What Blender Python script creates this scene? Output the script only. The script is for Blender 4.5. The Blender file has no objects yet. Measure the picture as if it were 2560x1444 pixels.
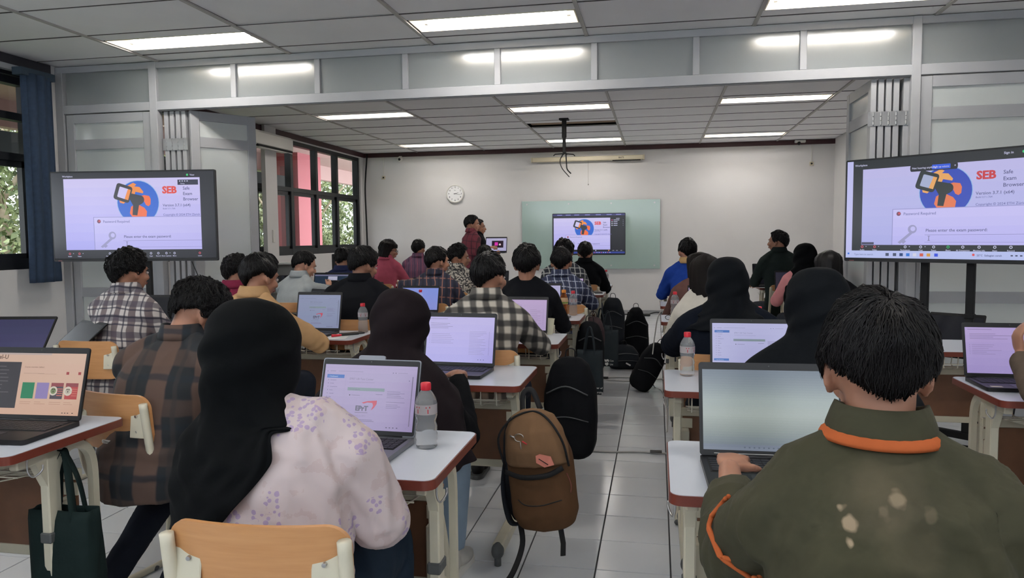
import bpy, bmesh, math, random
import numpy as np
from mathutils import Vector, Matrix, noise, Euler
random.seed(7); rng = np.random.default_rng(7)
PI = math.pi
scene = bpy.context.scene
COL = scene.collection
# ------------------------------------------------------------ camera
def M3(cols):
    return Matrix(((cols[0][0], cols[1][0], cols[2][0]), (cols[0][1], cols[1][1], cols[2][1]), (cols[0][2], cols[1][2], cols[2][2])))
CF, CH, CP, CR, CY = 1864.76, 1.3085, 0.0693, -0.0089, 0.1921
_fw = Vector((-math.sin(CY)*math.cos(CP), math.cos(CY)*math.cos(CP), -math.sin(CP)))
_rt = Vector((math.cos(CY), math.sin(CY), 0)); _up = _rt.cross(_fw)
_r2 = _rt*math.cos(CR)+_up*math.sin(CR); _u2 = -_rt*math.sin(CR)+_up*math.cos(CR)
cam_data = bpy.data.cameras.new('camera'); cam = bpy.data.objects.new('camera', cam_data); COL.objects.link(cam)
cam_data.sensor_width = 36; cam_data.lens = CF/2560*36; cam_data.clip_start = .02; cam_data.clip_end = 200
cam.matrix_world = Matrix.Translation((0, 0, CH)) @ M3((_r2, _u2, -_fw)).to_4x4()
scene.camera = cam
# ------------------------------------------------------------ world, sun, exposure
world = bpy.data.worlds.new('sky'); scene.world = world; world.use_nodes = True
wn = world.node_tree.nodes; wl = world.node_tree.links
wn['Background'].inputs[0].default_value = (.86, .93, 1, 1); wn['Background'].inputs[1].default_value = 4.2
sun_d = bpy.data.lights.new('sun', 'SUN'); sun_d.energy = 2.5; sun_d.angle = .25; sun_d.color = (1, .96, .88)
sun = bpy.data.objects.new('sun', sun_d); COL.objects.link(sun); sun.rotation_euler = Euler((math.radians(38), 0, math.radians(200)))
scene.view_settings.view_transform = 'Standard'; scene.view_settings.look = 'None'
scene.view_settings.exposure = 0.5; scene.view_settings.gamma = 1; scene.view_settings.use_curve_mapping = False
LAMP_POWER = 34.0
scene.cycles.max_bounces = 8; scene.cycles.transmission_bounces = 8; scene.cycles.caustics_reflective = False; scene.cycles.caustics_refractive = False
# ------------------------------------------------------------ materials
def srgb(r, g=None, b=None):
    if g is None: r, g, b = r
    f = lambda c: ((c/255+.055)/1.055)**2.4 if c/255 > .04045 else c/255/12.92
    return (f(r), f(g), f(b), 1)
def mat(name, col, rough=.6, metal=0, emit=0, spec=.5, noise_amt=0, noise_scale=20, bump=0, trans=0, ior=1.45, sheen=0, alpha=1):
    m = bpy.data.materials.new(name); m.use_nodes = True
    nt = m.node_tree; b = nt.nodes['Principled BSDF']
    c = srgb(col) if len(col) == 3 else col
    b.inputs['Base Color'].default_value = c; b.inputs['Roughness'].default_value = rough
    b.inputs['Metallic'].default_value = metal; b.inputs['Specular IOR Level'].default_value = spec
    b.inputs['Transmission Weight'].default_value = trans; b.inputs['IOR'].default_value = ior
    if sheen: b.inputs['Sheen Weight'].default_value = sheen
    if emit:
        b.inputs['Emission Color'].default_value = c; b.inputs['Emission Strength'].default_value = emit
    if noise_amt or bump:
        tc = nt.nodes.new('ShaderNodeTexCoord'); n = nt.nodes.new('ShaderNodeTexNoise'); n.inputs['Scale'].default_value = noise_scale
        n.inputs['Detail'].default_value = 4
        nt.links.new(tc.outputs['Object'], n.inputs['Vector'])
        if noise_amt:
            mr = nt.nodes.new('ShaderNodeMapRange'); mr.inputs['From Min'].default_value = .3; mr.inputs['From Max'].default_value = .7
            mr.inputs['To Min'].default_value = 1-noise_amt; mr.inputs['To Max'].default_value = 1+noise_amt
            vm = nt.nodes.new('ShaderNodeVectorMath'); vm.operation = 'SCALE'; vm.inputs[0].default_value = c[:3]
            nt.links.new(n.outputs['Fac'], mr.inputs[0]); nt.links.new(mr.outputs[0], vm.inputs['Scale']); nt.links.new(vm.outputs[0], b.inputs['Base Color'])
        if bump:
            bp = nt.nodes.new('ShaderNodeBump'); bp.inputs['Strength'].default_value = bump; bp.inputs['Distance'].default_value = .01
            nt.links.new(n.outputs['Fac'], bp.inputs['Height']); nt.links.new(bp.outputs[0], b.inputs['Normal'])
    return m
def emis(name, col, s=1.0):
    m = bpy.data.materials.new(name); m.use_nodes = True; nt = m.node_tree
    b = nt.nodes['Principled BSDF']; c = srgb(col) if len(col) == 3 else col
    b.inputs['Base Color'].default_value = (.01, .01, .012, 1); b.inputs['Roughness'].default_value = .25
    b.inputs['Emission Color'].default_value = c; b.inputs['Emission Strength'].default_value = s
    return m
def node_mat(name, rough=.75):
    m = bpy.data.materials.new(name); m.use_nodes = True; nt = m.node_tree
    b = nt.nodes['Principled BSDF']; b.inputs['Roughness'].default_value = rough
    return m, nt, b
def mathn(nt, op, a, b=None, c=None):
    n = nt.nodes.new('ShaderNodeMath'); n.operation = op
    for i, v in enumerate((a, b, c)):
        if v is None: continue
        if isinstance(v, (int, float)): n.inputs[i].default_value = v
        else: nt.links.new(v, n.inputs[i])
    return n.outputs[0]
def mixc(nt, fac, a, b):
    n = nt.nodes.new('ShaderNodeMix'); n.data_type = 'RGBA'
    if isinstance(fac, (int, float)): n.inputs[0].default_value = fac
    else: nt.links.new(fac, n.inputs[0])
    for i, v in ((6, a), (7, b)):
        if isinstance(v, tuple): n.inputs[i].default_value = v
        else: nt.links.new(v, n.inputs[i])
    return n.outputs[2]
def plaid(name, base, bands, rough=.85, soft=.0):
    """bands: list of (axis 0/2, period, width, offset, colour, alpha); woven check in the cloth's own coordinates"""
    m, nt, b = node_mat(name, rough)
    tc = nt.nodes.new('ShaderNodeTexCoord')
    nz = nt.nodes.new('ShaderNodeTexNoise'); nz.inputs['Scale'].default_value = 7; nt.links.new(tc.outputs['Object'], nz.inputs['Vector'])
    sx = nt.nodes.new('ShaderNodeSeparateXYZ'); nt.links.new(tc.outputs['Object'], sx.inputs[0])
    wob = mathn(nt, 'MULTIPLY', mathn(nt, 'SUBTRACT', nz.outputs['Fac'], .5), .035)
    c = srgb(base)
    for ax, per, w, off, colr, al in bands:
        p = sx.outputs[ax]
        if ax == 0: p = mathn(nt, 'ADD', p, mathn(nt, 'MULTIPLY', sx.outputs[1], .35))
        if ax == 2: p = mathn(nt, 'ADD', p, mathn(nt, 'MULTIPLY', sx.outputs[1], .2))
        p = mathn(nt, 'ADD', p, wob)
        q = mathn(nt, 'FRACT', mathn(nt, 'ADD', mathn(nt, 'DIVIDE', p, per), off+50))
        d = mathn(nt, 'ABSOLUTE', mathn(nt, 'SUBTRACT', q, .5))
        mr = nt.nodes.new('ShaderNodeMapRange'); s = .02+soft
        mr.inputs[1].default_value = w/2+s; mr.inputs[2].default_value = w/2-s; mr.inputs[3].default_value = 0; mr.inputs[4].default_value = al
        nt.links.new(d, mr.inputs[0])
        c = mixc(nt, mr.outputs[0], c, srgb(colr))
    nt.links.new(c, b.inputs['Base Color'])
    return m
# ------------------------------------------------------------ mesh builder
class MB:
    def __init__(s): s.v = []; s.f = []; s.m = []; s.mi = 0
    def add(s, vs, fs):
        o = len(s.v); s.v += [tuple(p) for p in vs]
        for f in fs: s.f.append(tuple(i+o for i in f)); s.m.append(s.mi)
        return s
    def box(s, c, d, rot=None, ch=0):
        hx, hy, hz = d[0]/2, d[1]/2, d[2]/2
        if ch:
            ch = min(ch, hx*.9, hy*.9, hz*.9); vs = []
            for sx in (-1, 1):
                for sy in (-1, 1):
                    for sz in (-1, 1):
                        vs += [(sx*hx, sy*(hy-ch), sz*(hz-ch)), (sx*(hx-ch), sy*hy, sz*(hz-ch)), (sx*(hx-ch), sy*(hy-ch), sz*hz)]
            bm = bmesh.new()
            for p in vs: bm.verts.new(p)
            r = bmesh.ops.convex_hull(bm, input=bm.verts)
            bmesh.ops.recalc_face_normals(bm, faces=bm.faces)
            bm.verts.index_update(); vs = [v.co.copy() for v in bm.verts]; fs = [[v.index for v in f.verts] for f in bm.faces]; bm.free()
        else:
            vs = [Vector((x, y, z)) for x in (-hx, hx) for y in (-hy, hy) for z in (-hz, hz)]
            fs = [(0, 1, 3, 2), (4, 6, 7, 5), (0, 4, 5, 1), (2, 3, 7, 6), (0, 2, 6, 4), (1, 5, 7, 3)]
        R = Euler(rot).to_matrix() if rot is not None and not isinstance(rot, Matrix) else rot
        c = Vector(c)
        return s.add([(R @ Vector(p) if R else Vector(p))+c for p in vs], fs)
    def span(s, a, b, ch=0):
        return s.box([(a[i]+b[i])/2 for i in range(3)], [abs(a[i]-b[i]) for i in range(3)], None, ch)
    def tube(s, pts, r, n=8, caps=True, flat=None):
        pts = [Vector(p) for p in pts]; k = len(pts)
        rs = r if isinstance(r, (list, tuple)) else [r]*k
        up = Vector((0, 0, 1)); vs = []; prev = None
        for i, p in enumerate(pts):
            t = (pts[min(i+1, k-1)]-pts[max(i-1, 0)])
            t = t.normalized() if t.length > 1e-9 else Vector((0, 0, 1))
            if prev is None:
                a = t.cross(up)
                if a.length < 1e-3: a = t.cross(Vector((1, 0, 0)))
            else: a = prev-t*prev.dot(t)
            if a.length < 1e-6: a = t.orthogonal()
            a.normalize(); prev = a; b = t.cross(a)
            ra = rs[i] if not isinstance(rs[i], (list, tuple)) else rs[i][0]
            rb = rs[i] if not isinstance(rs[i], (list, tuple)) else rs[i][1]
            for j in range(n):
                th = 2*PI*(j+.5)/n
                vs.append(p+a*math.cos(th)*ra+b*math.sin(th)*rb)
        fs = []
        for i in range(k-1):
            for j in range(n):
                fs.append((i*n+j, i*n+(j+1) % n, (i+1)*n+(j+1) % n, (i+1)*n+j))
        if caps: fs += [tuple(range(n))[::-1], tuple((k-1)*n+j for j in range(n))]
        return s.add(vs, fs)
    def cyl(s, a, b, r, r2=None, n=16): return s.tube([a, b], [r, r if r2 is None else r2], n)
    def loft(s, rings, caps=True):
        n = len(rings[0]); vs = [p for r in rings for p in r]; fs = []
        for i in range(len(rings)-1):
            for j in range(n): fs.append((i*n+j, i*n+(j+1) % n, (i+1)*n+(j+1) % n, (i+1)*n+j))
        if caps: fs += [tuple(range(n))[::-1], tuple((len(rings)-1)*n+j for j in range(n))]
        return s.add(vs, fs)
    def lathe(s, prof, n=20, c=(0, 0, 0), caps=True):
        return s.loft([[(c[0]+r*math.cos(2*PI*j/n), c[1]+r*math.sin(2*PI*j/n), c[2]+z) for j in range(n)] for r, z in prof], caps)
    def ell(s, c, r, M=None, nu=14, nv=9):
        vs = [Vector((0, 0, -1))]; fs = []
        for i in range(1, nv):
            ph = -PI/2+PI*i/nv
            for j in range(nu): vs.append(Vector((math.cos(ph)*math.cos(2*PI*j/nu), math.cos(ph)*math.sin(2*PI*j/nu), math.sin(ph))))
        vs.append(Vector((0, 0, 1))); L = len(vs)-1
        for j in range(nu):
            fs.append((0, 1+(j+1) % nu, 1+j)); b = 1+(nv-2)*nu
            fs.append((L, b+j, b+(j+1) % nu))
            for i in range(nv-2): a = 1+i*nu; fs.append((a+j, a+(j+1) % nu, a+nu+(j+1) % nu, a+nu+j))
        rr = r if isinstance(r, (list, tuple)) else (r, r, r)
        out = []
        for p in vs:
            q = Vector((p.x*rr[0], p.y*rr[1], p.z*rr[2]))
            if M is not None: q = M @ q
            out.append(q+Vector(c))
        return s.add(out, fs)
    def prism(s, poly, h, axis=2, off=0):
        """extrude a 2D polygon"""
        def P(p, z):
            return {2: (p[0], p[1], z), 1: (p[0], z, p[1]), 0: (z, p[0], p[1])}[axis]
        n = len(poly); vs = [P(p, off) for p in poly]+[P(p, off+h) for p in poly]
        fs = [tuple(range(n))[::-1], tuple(range(n, 2*n))]+[(i, (i+1) % n, n+(i+1) % n, n+i) for i in range(n)]
        return s.add(vs, fs)
    def quad(s, a, b, c, d): return s.add([a, b, c, d], [(0, 1, 2, 3)])
    def xf(s, M, start=0):
        s.v[start:] = [tuple(M @ Vector(p)) for p in s.v[start:]]; return s
    def mesh(s, name, mats=None, smooth=False):
        me = bpy.data.meshes.new(name); me.from_pydata(s.v, [], s.f)
        if mats:
            for m in (mats if isinstance(mats, (list, tuple)) else [mats]): me.materials.append(m)
            if max(s.m or [0]): me.polygons.foreach_set('material_index', s.m)
        bm = bmesh.new(); bm.from_mesh(me); bmesh.ops.recalc_face_normals(bm, faces=bm.faces); bm.to_mesh(me); bm.free()
        if smooth is True: me.polygons.foreach_set('use_smooth', [True]*len(me.polygons))
        elif smooth: 
            me.polygons.foreach_set('use_smooth', [True]*len(me.polygons))
            try: me.set_sharp_from_angle(angle=math.radians(smooth))
            except Exception: pass
        return me
    def build(s, name, mats, parent=None, smooth=False):
        return link(name, s.mesh(name, mats, smooth), parent)
def link(name, me, parent=None, loc=None, rz=None):
    o = bpy.data.objects.new(name, me); COL.objects.link(o)
    if parent is not None: o.parent = parent
    if loc is not None: o.location = loc
    if rz is not None: o.rotation_euler = (0, 0, rz)
    return o
def tag(o, label=None, cat=None, group=None, kind=None):
    if label: o['label'] = label
    if cat: o['category'] = cat
    if group: o['group'] = group
    if kind: o['kind'] = kind
    return o
def thing(name, label, cat, loc=(0, 0, 0), rz=0, group=None):
    o = bpy.data.objects.new(name, None); o.empty_display_size = .05; COL.objects.link(o)
    o.location = loc; o.rotation_euler = (0, 0, rz); return tag(o, label, cat, group)
def struct(o): o['kind'] = 'structure'; return o
def dup(root, loc=None, rz=None, label=None, group=None):
    r = root.copy(); COL.objects.link(r)
    if loc is not None: r.location = loc
    if rz is not None: r.rotation_euler = (0, 0, rz)
    if label: r['label'] = label
    if group: r['group'] = group
    def rec(src, dst):
        for ch in list(src.children):
            c = ch.copy(); COL.objects.link(c); c.parent = dst; rec(ch, c)
    rec(root, r); return r
def smooth_path(pts, n=6):
    P = [Vector(p) for p in pts]; P = [P[0]*2-P[1]]+P+[P[-1]*2-P[-2]]; out = []
    for i in range(1, len(P)-2):
        for k in range(n):
            t = k/n; a, b, c, d = P[i-1:i+3]
            out.append(.5*((2*b)+(c-a)*t+(2*a-5*b+4*c-d)*t*t+(3*b-a-3*c+d)*t**3))
    out.append(P[-2]); return out
_txt = {}
def text_geo(sx, size=1, align='LEFT'):
    if sx not in _txt:
        cu = bpy.data.curves.new('t', 'FONT'); cu.body = sx; cu.resolution_u = 2; cu.offset = .012 if sx not in ('SEB', 'EPrT') else .035
        ob = bpy.data.objects.new('t', cu); COL.objects.link(ob)
        dg = bpy.context.evaluated_depsgraph_get(); me = bpy.data.meshes.new_from_object(ob.evaluated_get(dg))
        v = [(p.co.x, p.co.y) for p in me.vertices]; f = [tuple(q.vertices) for q in me.polygons]
        bpy.data.objects.remove(ob); bpy.data.curves.remove(cu); bpy.data.meshes.remove(me); _txt[sx] = (v, f)
    v, f = _txt[sx]; w = max([p[0] for p in v] or [0])
    dx = {'LEFT': 0, 'CENTER': -w/2, 'RIGHT': -w}[align]
    return [((x+dx)*size, y*size) for x, y in v], f
def fuse(mb, voxel, smooth=4, name='m'):
    """one continuous surface out of overlapping closed volumes"""
    me = bpy.data.meshes.new(name); me.from_pydata(mb.v, [], mb.f)
    bm = bmesh.new(); bm.from_mesh(me); bmesh.ops.recalc_face_normals(bm, faces=bm.faces); bm.to_mesh(me); bm.free()
    ob = bpy.data.objects.new(name, me); COL.objects.link(ob)
    r = ob.modifiers.new('r', 'REMESH'); r.mode = 'VOXEL'; r.voxel_size = voxel; r.use_smooth_shade = True
    if smooth:
        q = ob.modifiers.new('s', 'SMOOTH'); q.factor = .5; q.iterations = smooth
    dg = bpy.context.evaluated_depsgraph_get(); out = bpy.data.meshes.new_from_object(ob.evaluated_get(dg))
    bpy.data.objects.remove(ob); bpy.data.meshes.remove(me); out.name = name
    out.polygons.foreach_set('use_smooth', [True]*len(out.polygons))
    return out
def co_get(me): a = np.empty(len(me.vertices)*3, np.float32); me.vertices.foreach_get('co', a); return a.reshape(-1, 3)
def no_get(me): a = np.empty(len(me.vertices)*3, np.float32); me.vertex_normals.foreach_get('vector', a); return a.reshape(-1, 3)
def co_set(me, a): me.vertices.foreach_set('co', a.astype(np.float32).ravel()); me.update()
def vnoise(P, seed=0):
    """smooth value noise, vectorised"""
    P = P+seed*17.13; i = np.floor(P).astype(np.int64); f = P-i; f = f*f*(3-2*f)
    def h(x, y, z):
        n = (x*374761393+y*668265263+z*2147483647+seed*1274126177) & 0xffffffff
        n = ((n ^ (n >> 13))*1274126177) & 0xffffffff; return ((n ^ (n >> 16)) & 0xffff)/65535.0
    r = 0
    for a in (0, 1):
        for b in (0, 1):
            for c in (0, 1):
                w = (f[:, 0] if a else 1-f[:, 0])*(f[:, 1] if b else 1-f[:, 1])*(f[:, 2] if c else 1-f[:, 2])
                r = r+w*h(i[:, 0]+a, i[:, 1]+b, i[:, 2]+c)
    return r*2-1
# ------------------------------------------------------------ palette
M_wall = mat('wall_paint', (216, 214, 213), .8, noise_amt=.03, noise_scale=1.5)
M_ceil = mat('ceiling_board', (236, 235, 236), .9, noise_amt=.02, noise_scale=3)
M_bar = mat('ceiling_bar', (178, 175, 170), .6)
M_void = mat('ceiling_void', (14, 13, 13), .9)
M_alu = mat('grey_frame_paint', (158, 160, 164), .42, noise_amt=.03, noise_scale=5)
M_frost = mat('frosted_glass', (232, 238, 236), .30, trans=.35, ior=1.3, spec=.6)
M_frost2 = mat('frosted_glass_upper', (176, 182, 183), .30, trans=.45, ior=1.3, spec=.6)
for _fm in (M_frost, M_frost2):
    _fb = _fm.node_tree.nodes['Principled BSDF']; _fb.inputs['Coat Weight'].default_value = 1; _fb.inputs['Coat IOR'].default_value = 2.0; _fb.inputs['Coat Roughness'].default_value = .17
M_black = mat('black_frame_paint', (24, 27, 32), .45)
M_maroon = mat('maroon_trim', (62, 34, 38), .5)
M_slate = mat('slate_blue_paint', (52, 66, 80), .7)
M_curtain = mat('blue_cloth', (44, 60, 82), .9, noise_amt=.1, noise_scale=30)
M_glass = bpy.data.materials.new('window_glass'); M_glass.use_nodes = True; _n = M_glass.node_tree
_tr = _n.nodes.new('ShaderNodeBsdfTransparent'); _gl = _n.nodes.new('ShaderNodeBsdfGlossy'); _gl.inputs['Roughness'].default_value = .02; _mx = _n.nodes.new('ShaderNodeMixShader'); _mx.inputs[0].default_value = .04
_n.links.new(_tr.outputs[0], _mx.inputs[1]); _n.links.new(_gl.outputs[0], _mx.inputs[2]); _n.links.new(_mx.outputs[0], _n.nodes['Material Output'].inputs[0])
M_ivory = mat('ivory_metal', (205, 199, 178), .42, noise_amt=.02)
M_iwire = mat('ivory_wire', (204, 198, 180), .4)
M_steel = mat('steel', (190, 190, 190), .28, metal=.9)
M_base = mat('grey_baseboard', (146, 147, 150), .5)
M_grout = mat('grout', (62, 62, 64), .8)
M_dkplastic = mat('black_plastic', (17, 17, 20), .42)
M_dkmatte = mat('black_matte', (20, 20, 22), .75)
M_greyrub = mat('grey_rubber', (84, 86, 86), .6)
M_white = mat('white_plastic', (218, 216, 210), .4)
M_cream = mat('cream_plastic', (206, 196, 170), .5)
M_tube = emis('lamp_tube', (253, 250, 250), LAMP_POWER)
M_housing = mat('lamp_housing', (244, 236, 216), .45)
# floor tile with a slight piece to piece variation
M_tile, nt, b = node_mat('floor_tile', .16)
oi = nt.nodes.new('ShaderNodeObjectInfo'); tc = nt.nodes.new('ShaderNodeTexCoord'); nz = nt.nodes.new('ShaderNodeTexNoise'); nz.inputs['Scale'].default_value = 4
nt.links.new(tc.outputs['Object'], nz.inputs['Vector'])
b.inputs['Specular IOR Level'].default_value = .55
nt.links.new(mixc(nt, mathn(nt, 'MULTIPLY', mathn(nt, 'ADD', oi.outputs['Random'], nz.outputs['Fac']), .5), srgb(212, 215, 219), srgb(226, 229, 232)), b.inputs['Base Color'])
bp = nt.nodes.new('ShaderNodeBump'); bp.inputs['Strength'].default_value = .05; bp.inputs['Distance'].default_value = .01
nt.links.new(nz.outputs['Fac'], bp.inputs['Height']); nt.links.new(bp.outputs[0], b.inputs['Normal'])

XL, XR, YB, YF, ZC, YP = -5.13, 2.75, -1.3, 12.65, 2.81, 5.73
# ------------------------------------------------------------ floor
fl = MB().span((XL-.2, YB-.2, -.12), (XR+.2, YF+.2, -.006)).build('floor', M_grout); struct(fl)
TS = .2904; TX0 = -.2317; TY0 = 2.8661
tile_me = MB().box((0, 0, -.004), (TS-.006, TS-.006, .008), None, .0012).mesh('tile', M_tile)
cells = []
for i in range(-18, 12):
    for j in range(-16, 36):
        x0, y0 = TX0+i*TS, TY0+j*TS
        a, c, d, e = max(x0, XL), min(x0+TS, XR), max(y0, YB), min(y0+TS, YF)
        if c-a < .02 or e-d < .02: continue
        full = (c-a > TS-.001 and e-d > TS-.001); cx, cy = (a+c)/2, (d+e)/2
        pr = (abs(cx+.25) < .62 and cy > 1.4)
        score = (0 if pr else 100)+cy+abs(cx+.25)*2+(0 if cy > 1.6 else 50)
        cells.append((score, full, a, c, d, e))
cells.sort(); rest = MB(); n = 0
for sc_, full, a, c, d, e in cells:
    if full and n < 290:
        n += 1; link('tile', tile_me, fl, ((a+c)/2, (d+e)/2, 0))
    else:
        rest.span((a+.003, d+.003, -.008), (c-.003, e-.003, 0))
tag(rest.build('floor_tiles', M_tile, fl), kind='stuff')
# ------------------------------------------------------------ ceiling
ce = MB().span((XL-.2, YB-.2, ZC+.16), (XR+.2, YF+.2, ZC+.22)).build('ceiling', M_void); struct(ce)
CX0 = -.523
lamp_rows = [(1.298, 1.898), (4.898, 5.498), (8.498, 9.098), (11.498, 12.098)]
lamp_cols = [-4.123, -1.723, .677]
tmes = {}
def ctile(x0, x1, y0, y1, hole=None):
    x0, x1, y0, y1 = max(x0, XL), min(x1, XR), max(y0, YB), min(y1, YF)
    if x1-x0 < .03 or y1-y0 < .03: return
    k = (round(x1-x0, 3), round(y1-y0, 3))
    if k not in tmes: tmes[k] = MB().box((0, 0, 0), (k[0]-.024, k[1]-.013, .012), None, .002).mesh('ceiling_tile', M_ceil)
    o = link('ceiling_tile', tmes[k], ce, ((x0+x1)/2, (y0+y1)/2, ZC+.007+random.uniform(-.001, .003)))
    o.rotation_euler = (random.uniform(-.004, .004), random.uniform(-.0015, .0015), 0)
lamps = []
for i in range(-5, 4):
    x0 = CX0+i*1.2
    for j in range(-12, 13):
        y0 = 5.498+j*.6
        lr = [r for r in lamp_rows if abs(r[0]-y0) < .02]; lc = any(abs(c-x0) < .02 for c in lamp_cols)
        if lr and lc:
            ctile(x0, x0+1.2, y0, y0+.16); ctile(x0, x0+1.2, y0+.46, y0+.6); lamps.append((x0+.6, y0+.31))
        elif abs(y0-9.698) < .02 and i == -1:
            ctile(x0, x0+1.2, y0, y0+.2)
            brd = MB().span((x0+.03, y0+.22, ZC+.03), (x0+1.17, y0+.56, ZC+.042)).build('bare_board', mat('raw_board', (140, 120, 100), .9), ce)
        else: ctile(x0, x0+1.2, y0, y0+.6)
bar_me = MB().box((0, 0, 0), (.026, YF-YB, .012)).mesh('grid_bar', M_bar)
for i in range(-3, 4):
    link('grid_bar', bar_me, ce, (CX0+i*1.2, (YB+YF)/2, ZC-.004))
M_joint_shade = mat('ceiling_joint_shade', (74, 72, 72), .8)  # dark strips painted in for the shade of the gaps between tile rows
joint_shade_me = MB().box((0, 0, 0), (XR-XL-.02, .007, .004)).mesh('joint_shade_strip', M_joint_shade)
for j in range(-11, 12): link('joint_shade_strip', joint_shade_me, ce, ((XL+XR)/2, 5.498+j*.6, ZC-.0005))
# ------------------------------------------------------------ ceiling lamps
def make_lamp(loc, lab):
    t = thing('ceiling_lamp', lab, 'lamp', (loc[0], loc[1], ZC), 0, 'fluorescent lamps recessed in the tiled ceiling')
    m = MB(); L, W, D = 1.15, .285, .085
    m.span((-L/2, -W/2, D), (L/2, W/2, D+.006))
    for s in (-1, 1):
        m.span((-L/2, s*W/2-.004, 0), (L/2, s*W/2+.004, D)); m.span((s*L/2-.004, -W/2, 0), (s*L/2+.004, W/2, D))
    m.build('housing', M_housing, t)
    for s in (-.07, .07):
        MB().cyl((-.50, s, .05), (.50, s, .05), .014, n=10).build('tube', M_tube, t, True)
    for sx in (-1, 1):
        for s in (-.07, .07): MB().box((sx*.515, s, .055), (.022, .034, .05)).build('tube_holder', M_white, t)
    return t
pos = {0: 'at left', 1: 'in the middle', 2: 'at right'}
rows = ['above the rear of the room', 'just this side of the glass partition', 'in the front room nearer the partition', 'in the front room nearest the far wall']
L0 = None
for k, (x, y) in enumerate(sorted(lamps, key=lambda p: (round(p[1], 1), p[0]))):
    lab = 'lit fluorescent ceiling lamp %s, %s' % (rows[k//3], pos[k % 3])
    L0 = make_lamp((x, y), lab) if L0 is None else dup(L0, (x, y, ZC), 0, lab)
    if not L0.get('label'): L0['label'] = lab
# ------------------------------------------------------------ walls
wf = MB().span((XL-.2, YF, 0), (XR+.2, YF+.2, ZC+.2)).build('wall_front', M_wall); struct(wf)
wr = MB().span((XR, YB-.2, 0), (XR+.2, YF, ZC+.2)).build('wall_right', M_wall); struct(wr)
m = MB(); m.span((XL-.2, YB-.2, 0), (XR, YB, 1.75)); m.span((XL-.2, YB-.2, 2.72), (XR, YB, ZC+.2)); m.span((XL-.2, YB-.2, 1.75), (XL+.5, YB, 2.72)); m.span((XR-.4, YB-.2, 1.75), (XR, YB, 2.72))  # high opening added behind the camera to admit sky light
wb = m.build('wall_back', M_wall); struct(wb)
m = MB(); m.span((XL-.16, YB, 0), (XL, YF, 1.08)); m.span((XL-.16, YB, 2.72), (XL, YF, ZC+.2)); m.span((XL-.16, 5.5, 1.08), (XL, 5.95, 2.72)); m.span((XL-.16, 12.5, 1.08), (XL, YF, 2.72))
w_l = m.build('wall_left', M_wall); struct(w_l)
MB().span((-.9+XL, 0, 0), (-.9+XL+.01, .01, .01))
cl_ = MB().span((XL, 9.12, 0), (XL+.06, 9.42, ZC)).build('wall_left_column', M_wall); struct(cl_)
struct(MB().span((XL, YF-.02, 0), (XR, YF, .068)).build('baseboard_front', M_base))
struct(MB().span((XR-.02, YB, 0), (XR, YF-.02, .068)).build('baseboard_right', M_base))
struct(MB().span((XL, YF-.022, ZC-.075), (XR, YF, ZC-.003)).build('trim_1', M_maroon))
struct(MB().span((XL, YP+.1, ZC-.075), (XL+.022, YF-.022, ZC-.003)).build('trim_2', M_maroon))
struct(MB().span((XL, YB, ZC-.08), (XL+.03, YP-.1, ZC-.003)).build('trim_3', mat('dark_trim', (50, 48, 54), .5)))
struct(MB().span((XL, YB, ZC-.13), (XL+.05, YP-.1, ZC-.085)).build('trim_4', M_alu))
# ------------------------------------------------------------ windows (left wall)
def window(name, ys, z0, z1, zt, thick=.07):
    root = thing(name, None, None); struct(root)
    y0, y1 = ys[0], ys[-1]
    fr = MB(); xa, xb = XL-.12, XL-.03
    fr.span((xa, y0, z0), (xb, y1, z0+.09)); fr.span((xa, y0, z1-.06), (xb, y1, z1))
    fr.build('window_frame', M_black, root)
    for z in zt: MB().span((xa, y0, z-.03), (xb, y1, z+.03)).build('transom', M_black, root)
    for y in ys: MB().span((xa-.001, y-thick/2, z0), (xb+.001, y+thick/2, z1)).build('mullion', M_black, root)
    zz = [z0+.06]+list(zt)+[z1-.03]
    for a, c in zip(ys[:-1], ys[1:]):
        for p, q in zip(zz[:-1], zz[1:]):
            MB().span((XL-.08, a, p), (XL-.076, c, q)).build('pane', M_glass, root)
            if p == zz[0]:    # casement sash in the lower row
                s = MB(); s.span((XL-.1, a+.03, p), (XL-.05, a+.09, q-.03)); s.span((XL-.1, c-.09, p), (XL-.05, c-.03, q-.03)); s.span((XL-.1, a+.03, q-.08), (XL-.05, c-.03, q-.03)); s.span((XL-.1, a+.03, p), (XL-.05, c-.03, p+.07))
                s.build('sash', M_black, root)
    return root
window('window_1', [-1.2, -.1, 1.0, 2.1, 3.2, 4.3, 5.45], 1.08, 2.72, [2.0, 2.33, 2.62])
window('window_2', [5.98, 6.8, 7.6, 8.4, 9.03, 10.02, 10.83, 11.58, 12.46], 1.08, 2.72, [2.02])
bw = thing('added_back_window', None, None); struct(bw)  # unseen back window, added so daylight reaches the backs and ceiling
MB().span((XL+.5, YB-.11, 1.75), (XR-.4, YB-.106, 2.72)).build('pane', M_glass, bw)
for k in range(8):
    x = XL+.5+(XR-XL-.9)*k/7; MB().span((x-.03, YB-.14, 1.75), (x+.03, YB-.08, 2.72)).build('mullion', M_black, bw)
# curtain gathered by the partition
def curtain():
    t = thing('curtain', 'dark slate blue curtain hanging beside the left window', 'curtain', (XL+.13, 5.36, 0))
    c = MB(); n = 60; rings = []
    for z in (.97, 1.02, 1.3, 1.7, 2.1, 2.5, 2.66):
        r = []
        w = .14*(1.08 if z < 1.3 else 1)
        for j in range(n):
            th = 2*PI*j/n; r.append((.045*math.cos(th)+.012*math.sin(th*9), w*math.sin(th)+.008*math.cos(th*7+z), z))
        rings.append(r)
    c.loft(rings); c.build('fabric', M_curtain, t, True)
    MB().span((-.06, -.17, 2.64), (.03, .17, 2.70)).build('curtain_header', M_slate, t)
    return t
curtain()
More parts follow.
